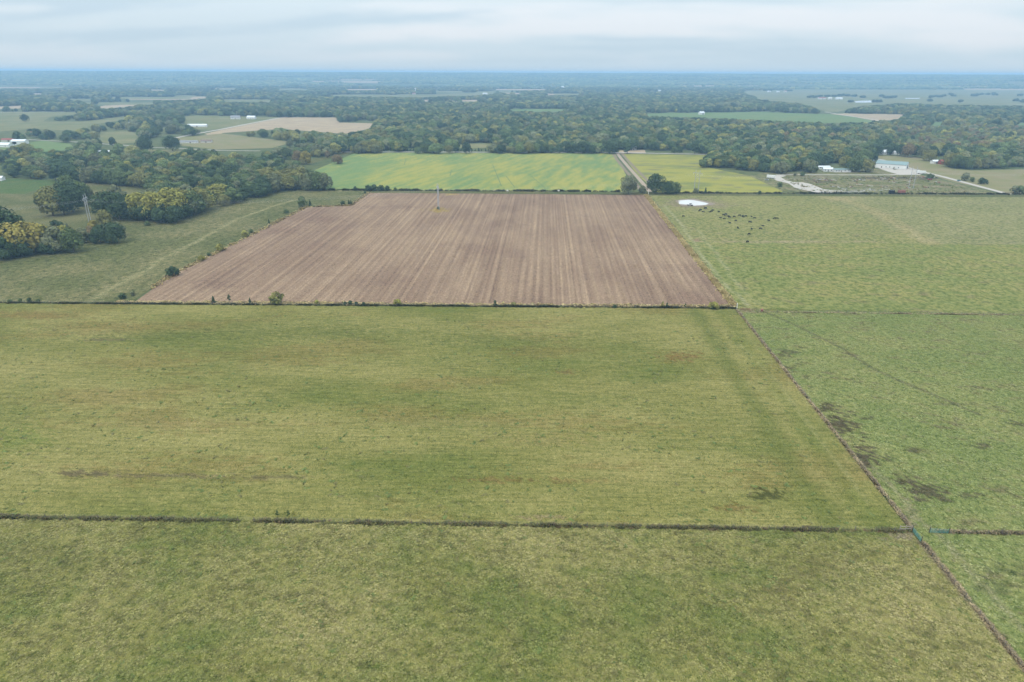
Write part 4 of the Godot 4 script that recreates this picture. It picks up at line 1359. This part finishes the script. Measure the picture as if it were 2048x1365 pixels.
func make_grass() -> void:
	rng.seed = 404
	# tall weeds in the work yard
	var rank := PackedFloat32Array()
	for i in 700:
		var p := G(rng.randf_range(1560, 1960), rng.randf_range(352, 386))
		var q := PX(p)
		if q.x > 1990 - (388 - q.y) * 5.0 or q.x < 1540 + (388 - q.y) * 1.6 and q.y > 362: continue
		if n_mid.get_noise_2d(p.x * 0.7, p.z * 0.7) < 0.0: continue
		var c: Color = [Color(0.24, 0.25, 0.09), Color(0.30, 0.24, 0.13), Color(0.17, 0.20, 0.07), Color(0.36, 0.32, 0.14)][rng.randi() % 4]
		put(rank, p, rng.randf() * TAU, rng.randf_range(1.0, 2.6), rng.randf_range(0.6, 1.8), c)
	stuff("yard_weeds", tuft_mesh(18, 1.2, 0.9, 1.0), rank, "rank weeds overgrowing the work yard", "weeds", leaf_mat("weed_leaf", Color(1, 1, 1)))
	var tuft := tuft_mesh(7, 0.6, 0.20, 1.3)
	var m := leaf_mat("grass_blade", Color(1, 1, 1))
	var a := PackedFloat32Array()
	for i in 60000:
		var t := pow(rng.randf(), 0.8)
		var z := -(92.0 + t * 62.0)
		var x := rng.randf_range(-1.0, 1.0) * (-z * 0.86 + 12.0)
		if absf(x) > 190.0: continue
		if off_fence(x, z) < 0.6: continue
		if (Vector2(x, z) - hedge1_r).cross((hedge1_l - hedge1_r).normalized()) < 0.6: continue
		var c := c_hay_near(x, z)
		var v := rng.randf_range(0.62, 1.38)
		put(a, Vector3(x, 0.0, z), rng.randf() * TAU, rng.randf_range(0.6, 1.25), rng.randf_range(0.6, 1.4), Color(c.r * v, c.g * v, c.b * v))
	var w := PackedFloat32Array()
	for i in 3600:
		var z := -(95.0 + rng.randf() * 225.0)
		var x := rng.randf_range(-1.0, 1.0) * (-z * 0.86 + 12.0)
		if off_fence(x, z) < 1.5 or n_mid.get_noise_2d(x * 0.5 + 9.0, z * 0.5) < -0.12: continue
		var c: Color = [Color(0.13, 0.165, 0.048), Color(0.15, 0.19, 0.055), Color(0.17, 0.155, 0.06), Color(0.12, 0.15, 0.042)][rng.randi() % 4]
		put(w, Vector3(x, 0.0, z), rng.randf() * TAU, rng.randf_range(0.5, 1.9) * (1.0 if z > -150.0 else 1.3), rng.randf_range(0.8, 2.0), c)
	stuff("broadleaf_weeds", tuft_mesh(12, 0.6, 0.22, 1.2), w, "small dark green weeds dotted through the hay fields", "weeds", m)
	stuff("hay_grass", tuft, a, "short tufted grass of the near hay field", "grass", m)
	var b := PackedFloat32Array()
	for i in 40000:
		var z := -(92.0 + pow(rng.randf(), 1.2) * 230.0)
		var d := rng.randf() * 160.0
		var p := fence_a + fence_d * ((z - fence_a.y) / fence_d.y)
		var x := p.x + 1.2 + d
		if x > -z * 0.86 + 12.0: continue
		var c := c_pasture(x, z)
		var v := rng.randf_range(0.68, 1.4)
		put(b, Vector3(x, 0.0, z), rng.randf() * TAU, rng.randf_range(0.6, 1.3), rng.randf_range(0.5, 1.2), Color(c.r * v, c.g * v, c.b * v))
	stuff("pasture_grass", tuft, b, "clumpy grass of the pasture beyond the long fence", "grass", m)

func make_buildings() -> void:
	rng.seed = 505
	var white := plain("white_siding", 0.62, 0.62, 0.60, 0.7)
	var pale := plain("pale_siding", 0.52, 0.50, 0.45, 0.7)
	var green := plain("green_metal_roof", 0.17, 0.235, 0.23, 0.6)
	var grey := plain("grey_shingles", 0.22, 0.22, 0.23, 0.8)
	var light := plain("light_metal_roof", 0.58, 0.60, 0.62, 0.5)
	var tile := plain("orange_tile_roof", 0.42, 0.22, 0.14, 0.8)
	var red := plain("red_barn_paint", 0.26, 0.075, 0.06, 0.8)
	var brown := plain("brown_roof", 0.17, 0.12, 0.10, 0.8)
	building("metal_shed", "large pale metal shed with green roof on the gravel apron", "shed", G(1784, 335.5), deg_to_rad(-36), {"l": 34.0, "w": 22.0, "h": 5.2, "rise": 2.8, "wall": white, "roof": green, "open_end": [-2.5, 7.0, 4.6], "doors": [[-10.0, 1.2, 2.2], [4.0, 1.2, 2.2]], "windows": [[-5.0, 1.8], [-1.0, 1.8], [9.0, 1.8]]})
	building("mobile_home", "white mobile home with green-tinged roof beside yard trees", "house", G(1684, 344), 0.05, {"l": 20.0, "w": 5.5, "h": 3.0, "rise": 0.9, "wall": white, "roof": green, "doors": [[-2.0, 1.1, 2.1]], "windows": [[-8.0, 1.7], [-5.0, 1.7], [2.5, 1.7], [7.0, 1.7]]})
	building("mobile_home", "small white gabled trailer home between two others", "house", G(1655, 342.5), -0.1, {"l": 11.0, "w": 6.5, "h": 2.8, "rise": 1.5, "wall": white, "roof": light, "doors": [[0.0, 1.1, 2.1]], "windows": [[-3.5, 1.6], [3.5, 1.6]]})
	building("mobile_home", "long white mobile home behind the small gabled one", "house", G(1647, 338), 0.08, {"l": 15.0, "w": 5.0, "h": 2.8, "rise": 0.8, "wall": white, "roof": light, "windows": [[-5.0, 1.6], [0.0, 1.6], [5.0, 1.6]]})
	building("farmhouse", "tan house with orange tiled roof among the trees", "house", G(1704, 308), 0.12, {"l": 20.0, "w": 12.0, "h": 4.4, "rise": 3.2, "wall": pale, "roof": tile, "over": 0.9, "doors": [[1.0, 1.4, 2.3]], "windows": [[-7.0, 2.0], [-4.0, 2.0], [5.0, 2.0], [8.0, 2.0]], "chimney": true})
	building("white_house", "white gabled house on the far side of the meadow", "house", G(1770, 309), 0.3, {"l": 13.0, "w": 9.0, "h": 3.8, "rise": 2.6, "wall": white, "roof": light, "doors": [[0.0, 1.2, 2.2]], "windows": [[-4.0, 1.8], [4.0, 1.8]]})
	building("white_house", "low white house wing beside the gabled white house", "house", G(1790, 308.5), -0.1, {"l": 14.0, "w": 8.0, "h": 3.0, "rise": 1.8, "wall": white, "roof": light, "doors": [[2.0, 1.2, 2.2]], "windows": [[-4.0, 1.7], [5.0, 1.7]]})
	building("garden_shed", "small grey-roofed white shed behind the green-roofed metal shed", "shed", G(1740, 321), 0.4, {"l": 12.0, "w": 6.0, "h": 2.8, "rise": 1.6, "wall": white, "roof": grey, "doors": [[0.0, 1.6, 2.2]]})
	building("red_barn", "weathered red barn at the edge of the brushy meadow", "barn", G(1886, 328.5), 0.1, {"l": 9.0, "w": 7.0, "h": 3.4, "rise": 2.2, "wall": red, "roof": red, "doors": [[0.0, 2.6, 2.6]]})
	building("white_shed", "white open-fronted shed beside the red barn", "shed", G(1869, 327), 0.2, {"l": 8.0, "w": 6.0, "h": 3.0, "rise": 1.4, "wall": white, "roof": light, "open_front": [1.5, 3.0, 2.5]})
	# left-hand farms
	building("machine_shed", "white metal machine shed with a dark open side", "shed", G(40, 288), 0.15, {"l": 20.0, "w": 14.0, "h": 4.6, "rise": 2.4, "wall": white, "roof": light, "open_front": [-5.0, 6.0, 4.0]})
	building("machine_shed", "white arched-looking shed nearest the farm lane's green field", "shed", G(10, 294), -0.1, {"l": 20.0, "w": 11.0, "h": 3.4, "rise": 3.0, "wall": white, "roof": light, "windows": [[-5.0, 1.8], [5.0, 1.8]]})
	building("red_roofed_barn", "low barn with dull red roof behind the white machine sheds", "barn", G(20, 283), 0.05, {"l": 24.0, "w": 9.0, "h": 3.0, "rise": 1.8, "wall": pale, "roof": red, "doors": [[0.0, 3.0, 2.6]]})
	building("farm_shed", "white shed with pale roof beside the tan meadow", "shed", G(182, 272), 0.3, {"l": 14.0, "w": 9.0, "h": 4.0, "rise": 2.6, "wall": white, "roof": light, "doors": [[0.0, 3.0, 3.0]]})
	building("red_house", "low house with faded red roof among farmyard trees", "house", G(62, 269), 0.0, {"l": 17.0, "w": 9.0, "h": 3.0, "rise": 2.0, "wall": pale, "roof": red, "windows": [[-4.0, 1.7], [4.0, 1.7]]})
	building("long_barn", "long white poultry barn in the pale meadow", "barn", G(395, 254), 0.14, {"l": 38.0, "w": 11.0, "h": 3.4, "rise": 2.4, "wall": white, "roof": light, "doors": [[0.0, 2.6, 2.6]]})
	building("long_barn", "long low barn with dark roof in the tan field", "barn", G(378, 286), 0.10, {"l": 28.0, "w": 8.0, "h": 2.4, "rise": 1.3, "wall": white, "roof": grey, "doors": [[3.0, 2.0, 2.0]]})
	building("long_barn", "short low barn with brown roof in the tan field", "barn", G(413, 285), 0.10, {"l": 17.0, "w": 8.0, "h": 2.6, "rise": 1.6, "wall": pale, "roof": brown, "doors": [[0.0, 2.0, 2.0]]})
	building("farmhouse", "grey-roofed farmhouse at the corner of the plowed field", "house", G(471, 238), 0.2, {"l": 22.0, "w": 12.0, "h": 4.0, "rise": 4.0, "wall": white, "roof": grey, "windows": [[-6.0, 2.0], [6.0, 2.0]], "doors": [[0.0, 1.4, 2.2]]})
	building("farmhouse", "light-roofed white house by the road to the plowed field", "house", G(503, 238), -0.1, {"l": 20.0, "w": 12.0, "h": 4.0, "rise": 3.4, "wall": white, "roof": light, "windows": [[-5.0, 2.0], [5.0, 2.0]], "doors": [[0.0, 1.4, 2.2]]})
	building("grey_roofed_house", "house with wide grey hip-like roof showing over the trees", "house", G(272, 252), 0.1, {"l": 26.0, "w": 14.0, "h": 4.0, "rise": 4.5, "wall": pale, "roof": light, "windows": [[-6.0, 2.0], [6.0, 2.0]]})
	building("orange_roofed_house", "small house with orange roof showing above dark trees", "house", G(301, 236), 0.0, {"l": 13.0, "w": 9.0, "h": 6.0, "rise": 3.0, "wall": pale, "roof": tile, "windows": [[-3.0, 2.0], [3.0, 2.0]]})
	building("creek_house", "low house with white roof in the creek woods clearing", "house", G(200, 309), 0.35, {"l": 24.0, "w": 9.0, "h": 3.2, "rise": 2.0, "wall": pale, "roof": light, "windows": [[-6.0, 1.7], [0.0, 1.7], [6.0, 1.7]]})
	building("creek_house", "white-roofed cottage on the bright green lawn", "house", G(-2, 361), 0.1, {"l": 9.0, "w": 7.0, "h": 2.8, "rise": 1.7, "wall": white, "roof": light, "doors": [[1.0, 1.1, 2.1]], "windows": [[-2.5, 1.6]]})
	# beyond the road
	building("white_house", "white cottage in the clearing at the dirt lane's far end", "house", G(1266, 299.5), 0.1, {"l": 9.0, "w": 7.0, "h": 3.2, "rise": 2.0, "wall": white, "roof": light, "doors": [[0.0, 1.1, 2.1]], "windows": [[-2.8, 1.7], [2.8, 1.7]]})
	building("field_barn", "white barn standing alone in the far green field", "barn", G(1403, 229), 0.3, {"l": 14.0, "w": 11.0, "h": 5.0, "rise": 3.0, "wall": white, "roof": light, "doors": [[2.0, 4.0, 4.0]]})
	for e in [[1644, 198.5, 34.0, red, "long dark-red roofed barn of the far farmstead"], [1678, 199, 30.0, light, "long white-roofed barn of the far farmstead"], [1660, 199, 16.0, white, "small white shed between the far farmstead's long barns"], [1538, 184.5, 20.0, light, "white house of the farthest wooded farmstead"], [1556, 185, 16.0, light, "white garage of the farthest wooded farmstead"], [1571, 184.5, 16.0, tile, "orange-roofed shed of the farthest wooded farmstead"], [970, 189, 24.0, light, "white farm building in the pale far clearing"], [1320, 183, 20.0, light, "white gabled building above the far woods"], [1483, 196, 20.0, light, "white roof among the far woods beside the open farmland"], [1180, 181, 26.0, light, "pale warehouse by a far strip of field"], [828, 189, 16.0, red, "red-walled far building beside a white tower"]]:
		building("far_barn", e[4], "barn", G(e[0], e[1]), rng.randf_range(-0.2, 0.2), {"l": e[2], "w": 11.0, "h": 5.0, "rise": 3.2, "wall": white if e[3] != white else pale, "roof": e[3], "doors": [[0.0, 4.0, 3.5]]})
	# big white building with a pyramid roof above the far woods
	var g := G(1125, 179.5)
	var o := thing("pyramid_roofed_hall", "large pale hall with a pyramid roof above far woods", "building", g)
	part("wall", box_mesh(Vector3(-26, -0.2, -20), Vector3(26, 9, 20)), white, o)
	var st := begin()
	for k in 4:
		var c := [Vector3(-30, 9, 24), Vector3(30, 9, 24), Vector3(30, 9, -24), Vector3(-30, 9, -24)]
		tri(st, c[k], Vector3(0, 24, 0), c[(k + 1) % 4])
	part("roof", done(st), light, o)
	for k in 4: part("window", box_mesh(Vector3(-20 + k * 12, 4, 19.9), Vector3(-14 + k * 12, 7, 20.2)), plain("pane_dark", 0.03, 0.04, 0.05, 0.1), o)
	# far white ponds
	var water: Material = MT["pond_water"]
	land("pond", sheet(G2([[1709, 203], [1722, 201.5], [1746, 201], [1744, 205], [1712, 205.5]]), 0.02, 500.0, func(_x, _z): return Color.WHITE, uv_fine), water)
	land("pond", sheet(G2([[1810, 196.3], [1842, 196], [1838, 197.8], [1812, 198]]), 0.02, 500.0, func(_x, _z): return Color.WHITE, uv_fine), water)
	land("pond", sheet(G2([[1970, 213], [1990, 213.3], [1982, 214.6], [1974, 214.5]]), 0.02, 500.0, func(_x, _z): return Color.WHITE, uv_fine), water)
	# trees dotted on the far farmland
	var b := PackedFloat32Array()
	for e in [[1622, 196], [1630, 196], [1640, 194], [1655, 194], [1668, 194], [1680, 193], [1690, 192], [1695, 193], [1710, 194], [1727, 196], [1762, 194], [1772, 197], [1780, 197], [1788, 196], [1700, 205], [1750, 205], [1757, 205], [1865, 195], [1872, 194], [1880, 195], [1888, 193], [1860, 196], [1900, 190], [1906, 193], [1945, 192], [1955, 191], [1965, 190], [1975, 190], [1985, 189], [1950, 193], [1990, 191], [2032, 203], [2044, 205], [2040, 192], [1860, 203], [1922, 205], [1532, 182], [1545, 181], [1552, 180], [1562, 181], [1576, 183], [1580, 183], [1540, 183]]:
		for k in 3:
			var p := G(e[0] + rng.randf_range(-4, 4), e[1])
			var tint: Color = KIND["dark"][1]
			put(b, p, rng.randf() * TAU, rng.randf_range(1.1, 1.8), rng.randf_range(0.8, 1.2), tint)
	stuff("farm_trees", two(CROWN[4], TRUNK[4]), b, "dark trees dotted over the far open farmland", "woods")

func make_power_line() -> void:
	var at := [G(-340, 470), G(180, 446), G(877, 419.5), G(1392, 386), G(1822, 377), G(2190, 371)]
	var words := ["", "tall grey two-pole power frame in the pasture by the groves", "tall grey two-pole power frame in the stubble field", "tall grey two-pole power frame by the ripe bean field", "tall grey two-pole power frame in the work yard", ""]
	for i in range(1, 5):
		var dir: Vector3 = (at[i + 1] - at[i - 1]).normalized()
		if i == 3 or i == 4: dir = dir.rotated(Vector3.UP, 0.5)
		power_frame(at[i], dir, 22.0, words[i])
	for i in 5:
		var a: Vector3 = at[i]
		var b: Vector3 = at[i + 1]
		var side := (b - a).cross(Vector3.UP).normalized()
		var o := thing("power_wires", "thin sagging power wires between the two-pole frames", "wires", a, 0.0, "spans of the power line")
		for s in [-4.8, 0.0, 4.8]:
			var st := begin()
			for k in 16:
				var t0 := k / 16.0
				var t1 := (k + 1) / 16.0
				var p: Vector3 = (b - a) * t0 + side * s + Vector3.UP * (17.4 - 16.0 * t0 * (1 - t0) * 1.3)
				var q: Vector3 = (b - a) * t1 + side * s + Vector3.UP * (17.4 - 16.0 * t1 * (1 - t1) * 1.3)
				tube(st, p, q, 0.014, 0.014, 4)
			part("wire", done(st), plain("aluminium_wire", 0.55, 0.56, 0.58, 0.4, 0.3), o)

func make_cattle() -> void:
	rng.seed = 606
	var hide := plain("black_hide", 0.012, 0.011, 0.011, 0.6)
	var M := [cow_mesh(0), cow_mesh(1), cow_mesh(2)]
	var pose := ["grazing with its head down", "standing with its head up", "lying down"]
	for e in [[715, 453, 0], [785, 335, 1], [765, 347, 1], [797, 350, 1], [885, 390, 0], [874, 400, 1], [935, 371, 1], [930, 376, 0], [912, 407, 2], [975, 408, 2], [991, 405, 0], [1005, 395, 1], [1065, 404, 2], [1107, 441, 1], [1130, 432, 0], [1129, 445, 1], [1078, 463, 2], [1115, 476, 0], [1156, 453, 0], [1166, 464, 1], [1212, 460, 0], [1265, 447, 0], [1295, 453, 1], [1300, 456, 2], [1325, 451, 0], [1382, 454, 2], [1410, 471, 0], [1226, 497, 0], [1168, 519, 1], [1365, 511, 0], [1550, 497, 1], [1607, 475, 0], [1632, 475, 0], [1493, 543, 2], [1248, 568, 1], [1382, 578, 1], [1468, 576, 0], [1357, 629, 0], [1340, 704, 0]]:
		var px := Vector2(1220.0 + e[0] / 4.876, 340.0 + e[1] / 4.876)
		var at := G(px.x, px.y + 1.2)
		at.y = 0.02
		var yaw := (PI if rng.randf() < 0.5 else 0.0) + rng.randf_range(-0.5, 0.5)
		if e[0] in [1248, 1382]: yaw = PI * 0.5 + 0.2
		var where := "in the cattle pasture"
		if e[0] in [765, 785, 797]: where = "at the pond's edge"
		elif e[0] == 715: where = "apart from the herd by the straw-edged fence"
		elif e[0] == 1340: where = "on the worn line below the herd"
		var o := thing("cow", "black cow %s %s" % [pose[e[2]], where], "cow", at, yaw, "black cattle herd")
		part("body", M[e[2]], hide, o)
		o.scale = Vector3.ONE * rng.randf_range(0.95, 1.12)

func make_details() -> void:
	rng.seed = 707
	# gates at the fence corner
	var steel := plain("steel_post", 0.13, 0.11, 0.09, 0.8)
	var wood := plain("wooden_post", 0.16, 0.135, 0.11, 0.9)
	var g0 := G(1826, 1064)
	var g1 := G(1842, 1085)
	var d := g1 - g0
	tube_gate("green tube gate closed across the corner of the hay field", g0, atan2(-d.z, d.x), d.length())
	g0 = G(1860, 1066)
	g1 = G(1896, 1068)
	d = g1 - g0
	tube_gate("green tube gate standing open along the cross fence", g0, atan2(-d.z, d.x), d.length())
	var brace := thing("corner_brace", "weathered wooden brace panel at the end of the weedy strip", "fence", G(1800, 1061), 0.02)
	for x in [0.0, 1.5, 3.0]: part("post", tube_mesh(Vector3(x, -0.4, 0), Vector3(x, 1.5, 0), 0.11, 0.10, 8), plain("pale_wood", 0.25, 0.215, 0.18, 0.9), brace)
	for y in [0.4, 1.15]: part("rail", tube_mesh(Vector3(0, y, 0), Vector3(3.0, y, 0), 0.09, 0.09), plain("pale_wood", 0.25, 0.215, 0.18, 0.9), brace)
	# fences
	fence("wire fence of steel posts in the weedy strip between hay field and mown field", [v3(hedge1_l), v3(hedge1_r)], 4.6, 1.25, steel)
	fence("wire fence of steel posts in the hedge below the stubble field", [v3(hedge2_l), v3(hedge2_r)], 5.0, 1.3, steel)
	fence("wire fence between hay field and pasture below the gate", [v3(fence_a - fence_d * 70.0), G(1844, 1088)], 4.6, 1.25, wood)
	fence("wire fence between mown field and pasture above the gate", [G(1824, 1060), G(1474, 619)], 4.6, 1.25, wood)
	fence("cross wire fence running off from the open gate", [G(1900, 1068), G(2250, 1073)], 4.6, 1.25, wood)
	fence("cross wire fence between the two pastures", [G(1512, 624), G(2300, 634)], 5.0, 1.2, steel)
	fence("wire fence along the straw edge of the stubble field", [G(1474, 613), G(1298, 389)], 5.5, 1.25, steel)
	fence("wire fence behind the cattle pasture", [G(1300, 388.5), G(2300, 393)], 6.0, 1.25, steel)
	var p := thing("white_post", "tall white post at the corner of stubble field and pasture", "post", G(1474, 618))
	part("pole", tube_mesh(Vector3(0, -0.3, 0), Vector3(0, 2.9, 0), 0.15, 0.14, 8), plain("white_paint", 0.72, 0.72, 0.70, 0.6), p)
	part("cap", tube_mesh(Vector3(0, 2.9, 0), Vector3(0, 3.0, 0), 0.18, 0.12, 8), plain("white_paint", 0.72, 0.72, 0.70, 0.6), p)
	p = thing("white_post", "white post at the far corner where the dirt lane ends", "post", G(1297, 389))
	part("pole", tube_mesh(Vector3(0, -0.3, 0), Vector3(0, 3.2, 0), 0.2, 0.18, 8), plain("white_paint", 0.72, 0.72, 0.70, 0.6), p)
	part("cap", tube_mesh(Vector3(0, 3.2, 0), Vector3(0, 3.3, 0), 0.24, 0.15, 8), plain("white_paint", 0.72, 0.72, 0.70, 0.6), p)
	# feeders and the like at the pasture corner
	var rust := plain("rusted_red", 0.24, 0.10, 0.075, 0.85)
	p = thing("cattle_feeder", "rusty red cattle feeder by the worn pasture corner", "feeder", G(1481, 621))
	for y in [0.3, 0.7, 1.1]: part("rail", tube_mesh(Vector3(0, y, 0), Vector3(4.5, y, 0.3), 0.06, 0.06), rust, p)
	for x in [0.0, 1.5, 3.0, 4.5]: part("post", tube_mesh(Vector3(x, -0.1, 0.3 * x / 4.5), Vector3(x, 1.3, 0.3 * x / 4.5), 0.07, 0.07), rust, p)
	p = thing("mineral_tub", "small rusty mineral feeder standing in the pasture corner", "feeder", G(1524, 623))
	part("tub", tube_mesh(Vector3(0, 0, 0), Vector3(0, 0.9, 0), 0.5, 0.65, 10), rust, p)
	part("hood", tube_mesh(Vector3(0, 0.95, 0), Vector3(0, 1.45, 0), 0.7, 0.15, 10), rust, p)
	# round bales by the bean field
	for e in [[989, 383.2, "grey weathered round bale on the grass strip by the bean field"], [1015, 383.6, "pale round bale on the grass strip by the bean field"], [1117, 383.4, "white-wrapped round bale on the grass strip by the bean field"]]:
		var b := thing("round_bale", e[2], "bale", G(e[0], e[1]), rng.randf())
		part("bale", tube_mesh(Vector3(-0.8, 0.85, 0), Vector3(0.8, 0.85, 0), 0.88, 0.88, 16), plain("bale_pale", 0.55, 0.53, 0.48, 0.8) if e[0] > 1000 else plain("bale_grey", 0.24, 0.20, 0.15, 0.9), b)
		for x in [-0.4, 0.0, 0.4]: part("band", tube_mesh(Vector3(x - 0.03, 0.85, 0), Vector3(x + 0.03, 0.85, 0), 0.895, 0.895, 16), plain("twine", 0.35, 0.32, 0.25, 0.9), b)
	# the work yard
	trailer("white box trailer parked on the yard's gravel near the shed", G(1843, 348), -0.35, 9.0, plain("white_siding", 0.62, 0.62, 0.60, 0.7))
	trailer("white box trailer at the corner of the ripe bean field", G(1542, 357), -0.5, 9.0, plain("white_siding", 0.62, 0.62, 0.60, 0.7))
	trailer("black box trailer by the fence behind the cattle pasture", G(1783, 388.2), 0.0, 5.0, plain("black_box", 0.012, 0.014, 0.018, 0.6))
	trailer("rusty red grain trailer by the fence behind the cattle pasture", G(1803, 388), 0.0, 6.5, plain("rusted_red", 0.24, 0.10, 0.075, 0.85))
	car("teal car parked along the yard drive", "parked_car", "car", G(1918, 362.5), 0.4, plain("teal_paint", 0.10, 0.26, 0.32, 0.3))
	car("white pickup parked behind the green-roofed shed", "parked_car", "car", G(1763, 325.5), 0.3, plain("white_paint", 0.72, 0.72, 0.70, 0.6), 1.15)
	car("dark red car beside the white pickup", "parked_car", "car", G(1752, 327), 0.2, plain("rusted_red", 0.24, 0.10, 0.075, 0.85))
	car("red tractor-sized vehicle standing on the dark strip of the yard", "yard_vehicle", "vehicle", G(1860, 360), 0.1, plain("red_paint", 0.33, 0.05, 0.05, 0.5), 1.4)
	car("grey car at the corner of the ripe bean field behind the white trailer", "parked_car", "car", G(1534, 361), -0.5, plain("grey_paint", 0.35, 0.36, 0.37, 0.4))
	car("white van by the far white sheds", "parked_car", "car", G(30, 291), 0.2, plain("white_paint", 0.72, 0.72, 0.70, 0.6), 1.5)
	for e in [[1676, 382, 6, "pale concrete rubble strewn beside the drive"], [1700, 384, 10, "long heap of pale concrete rubble in the yard"], [1722, 383, 9, "heap of grey concrete rubble with slabs in the yard"], [1752, 381, 6, "scattered pale rubble in the yard's weeds"], [1690, 378, 4, "small heap of white rubble in the yard's weeds"], [1738, 378, 4, "low white rubble heap beside the yard's weeds"], [1598, 378, 5, "brush and rubble heap at the edge of the yard apron"], [1770, 379, 3, "few white blocks lying in the yard grass"]]:
		var h := thing("rubble_heap", e[3], "rubble", G(e[0], e[1]), rng.randf() * 0.4)
		for k in e[2] * 3:
			var s := rng.randf_range(0.25, 0.85)
			var st := begin()
			box(st, Vector3(-s, -0.1, -s * 0.6), Vector3(s, s * 0.5, s * 0.6))
			part("chunk", done(st), plain("concrete", 0.38, 0.37, 0.35, 0.9) if k % 3 else plain("concrete_dark", 0.2, 0.19, 0.18, 0.9), h, Vector3(rng.randfn() * e[2] * 0.6, 0, rng.randfn() * 2.6), rng.randf() * TAU)
	# rows of scrap in the yard
	for i in 26:
		var row := i % 3
		var px := Vector2(1640.0 + (i / 3) * 27.0 + rng.randf_range(-22, 22) + row * 12.0, [356.5, 361.0, 372.0][row] + rng.randf_range(-3.0, 4.0))
		if px.x > 1890.0: continue
		var h := thing("scrap_pile", "low pile of rusty and grey scrap in the rows of the work yard", "scrap", G(px.x, px.y), rng.randf() * TAU, "scrap rows of the work yard")
		for k in 7:
			var s := rng.randf_range(0.4, 1.3)
			var m: Material = [plain("rusted_red", 0.24, 0.10, 0.075, 0.85), plain("concrete", 0.38, 0.37, 0.35, 0.9), plain("old_iron", 0.09, 0.08, 0.075, 0.8), plain("bleached_board", 0.40, 0.36, 0.30, 0.9)][rng.randi() % 4]
			part("scrap", box_mesh(Vector3(-s, -0.05, -s * 0.4), Vector3(s, s * rng.randf_range(0.25, 0.8), s * 0.4)), m, h, Vector3(rng.randfn() * 2.4, 0, rng.randfn() * 1.6), rng.randf() * TAU)
	# dead trees among the groves
	for e in [[172, 484, 18.0, "bare grey dead trunk standing among the pasture grove"], [100, 506, 10.0, "short bleached dead stem in front of the yellow trees"]]:
		var at := G(e[0], e[1])
		var o := thing("dead_tree", e[3], "tree", at, rng.randf() * TAU)
		var k: float = e[2] / 18.0
		part("trunk", tube_mesh(Vector3(0, -0.3, 0), Vector3(0.8, 8.0, 0) * k, 0.35 * k, 0.15 * k), plain("dead_wood", 0.38, 0.35, 0.32, 0.9), o)
		for i in 5:
			var a := TAU * i / 5.0
			part("limb", tube_mesh(Vector3(0.4, 4.0 + i * 0.7, 0) * k, Vector3(0.5 + cos(a) * 2.5, 6.5 + i * 0.7, sin(a) * 2.5) * k, 0.12 * k, 0.03 * k, 5), plain("dead_wood", 0.38, 0.35, 0.32, 0.9), o)
	# bare thorn bush on the cross fence
	var at := G(2004, 1070)
	var o := thing("bare_bush", "bare twiggy bush on the cross fence past the open gate", "bush", at)
	for i in 22:
		var a := rng.randf() * TAU
		var r := rng.randf_range(0.5, 1.6)
		part("twig", tube_mesh(Vector3(0, 0, 0), Vector3(cos(a) * r, rng.randf_range(1.4, 3.0), sin(a) * r), 0.035, 0.012, 4), plain("twig_bark", 0.13, 0.10, 0.075, 0.95), o)
	# far masts and a tower
	for e in [[2014, 152.0, 60.0, "thin lattice radio mast on the far horizon"], [1558, 152.0, 70.0, "thin radio mast far behind the open farmland"]]:
		var f := thing("radio_mast", e[3], "mast", G(e[0], e[1] + 8.0))
		for s in [[-1.2, -0.7], [1.2, -0.7], [0.0, 1.4]]:
			part("leg", tube_mesh(Vector3(s[0], 0, s[1]), Vector3(s[0] * 0.7, e[2], s[1] * 0.7), 0.35, 0.3, 5), plain("mast_steel", 0.22, 0.23, 0.25, 0.6), f)
		for k in 10: part("ring", box_mesh(Vector3(-1.2, e[2] * k / 10.0, -0.7), Vector3(1.2, e[2] * k / 10.0 + 0.5, 1.4)), plain("mast_steel", 0.22, 0.23, 0.25, 0.6), f)
	var tower := thing("water_tower", "white water tower above the far woods", "tower", G(831, 187.5))
	part("stem", tube_mesh(Vector3(0, 0, 0), Vector3(0, 24, 0), 2.0, 1.6, 10), plain("white_paint", 0.72, 0.72, 0.70, 0.6), tower)
	part("tank", tube_mesh(Vector3(0, 23, 0), Vector3(0, 29, 0), 3.4, 3.8, 14), plain("white_paint", 0.72, 0.72, 0.70, 0.6), tower)
	part("cap", tube_mesh(Vector3(0, 29, 0), Vector3(0, 31, 0), 3.8, 0.8, 14), plain("rusted_red", 0.24, 0.10, 0.075, 0.85), tower)
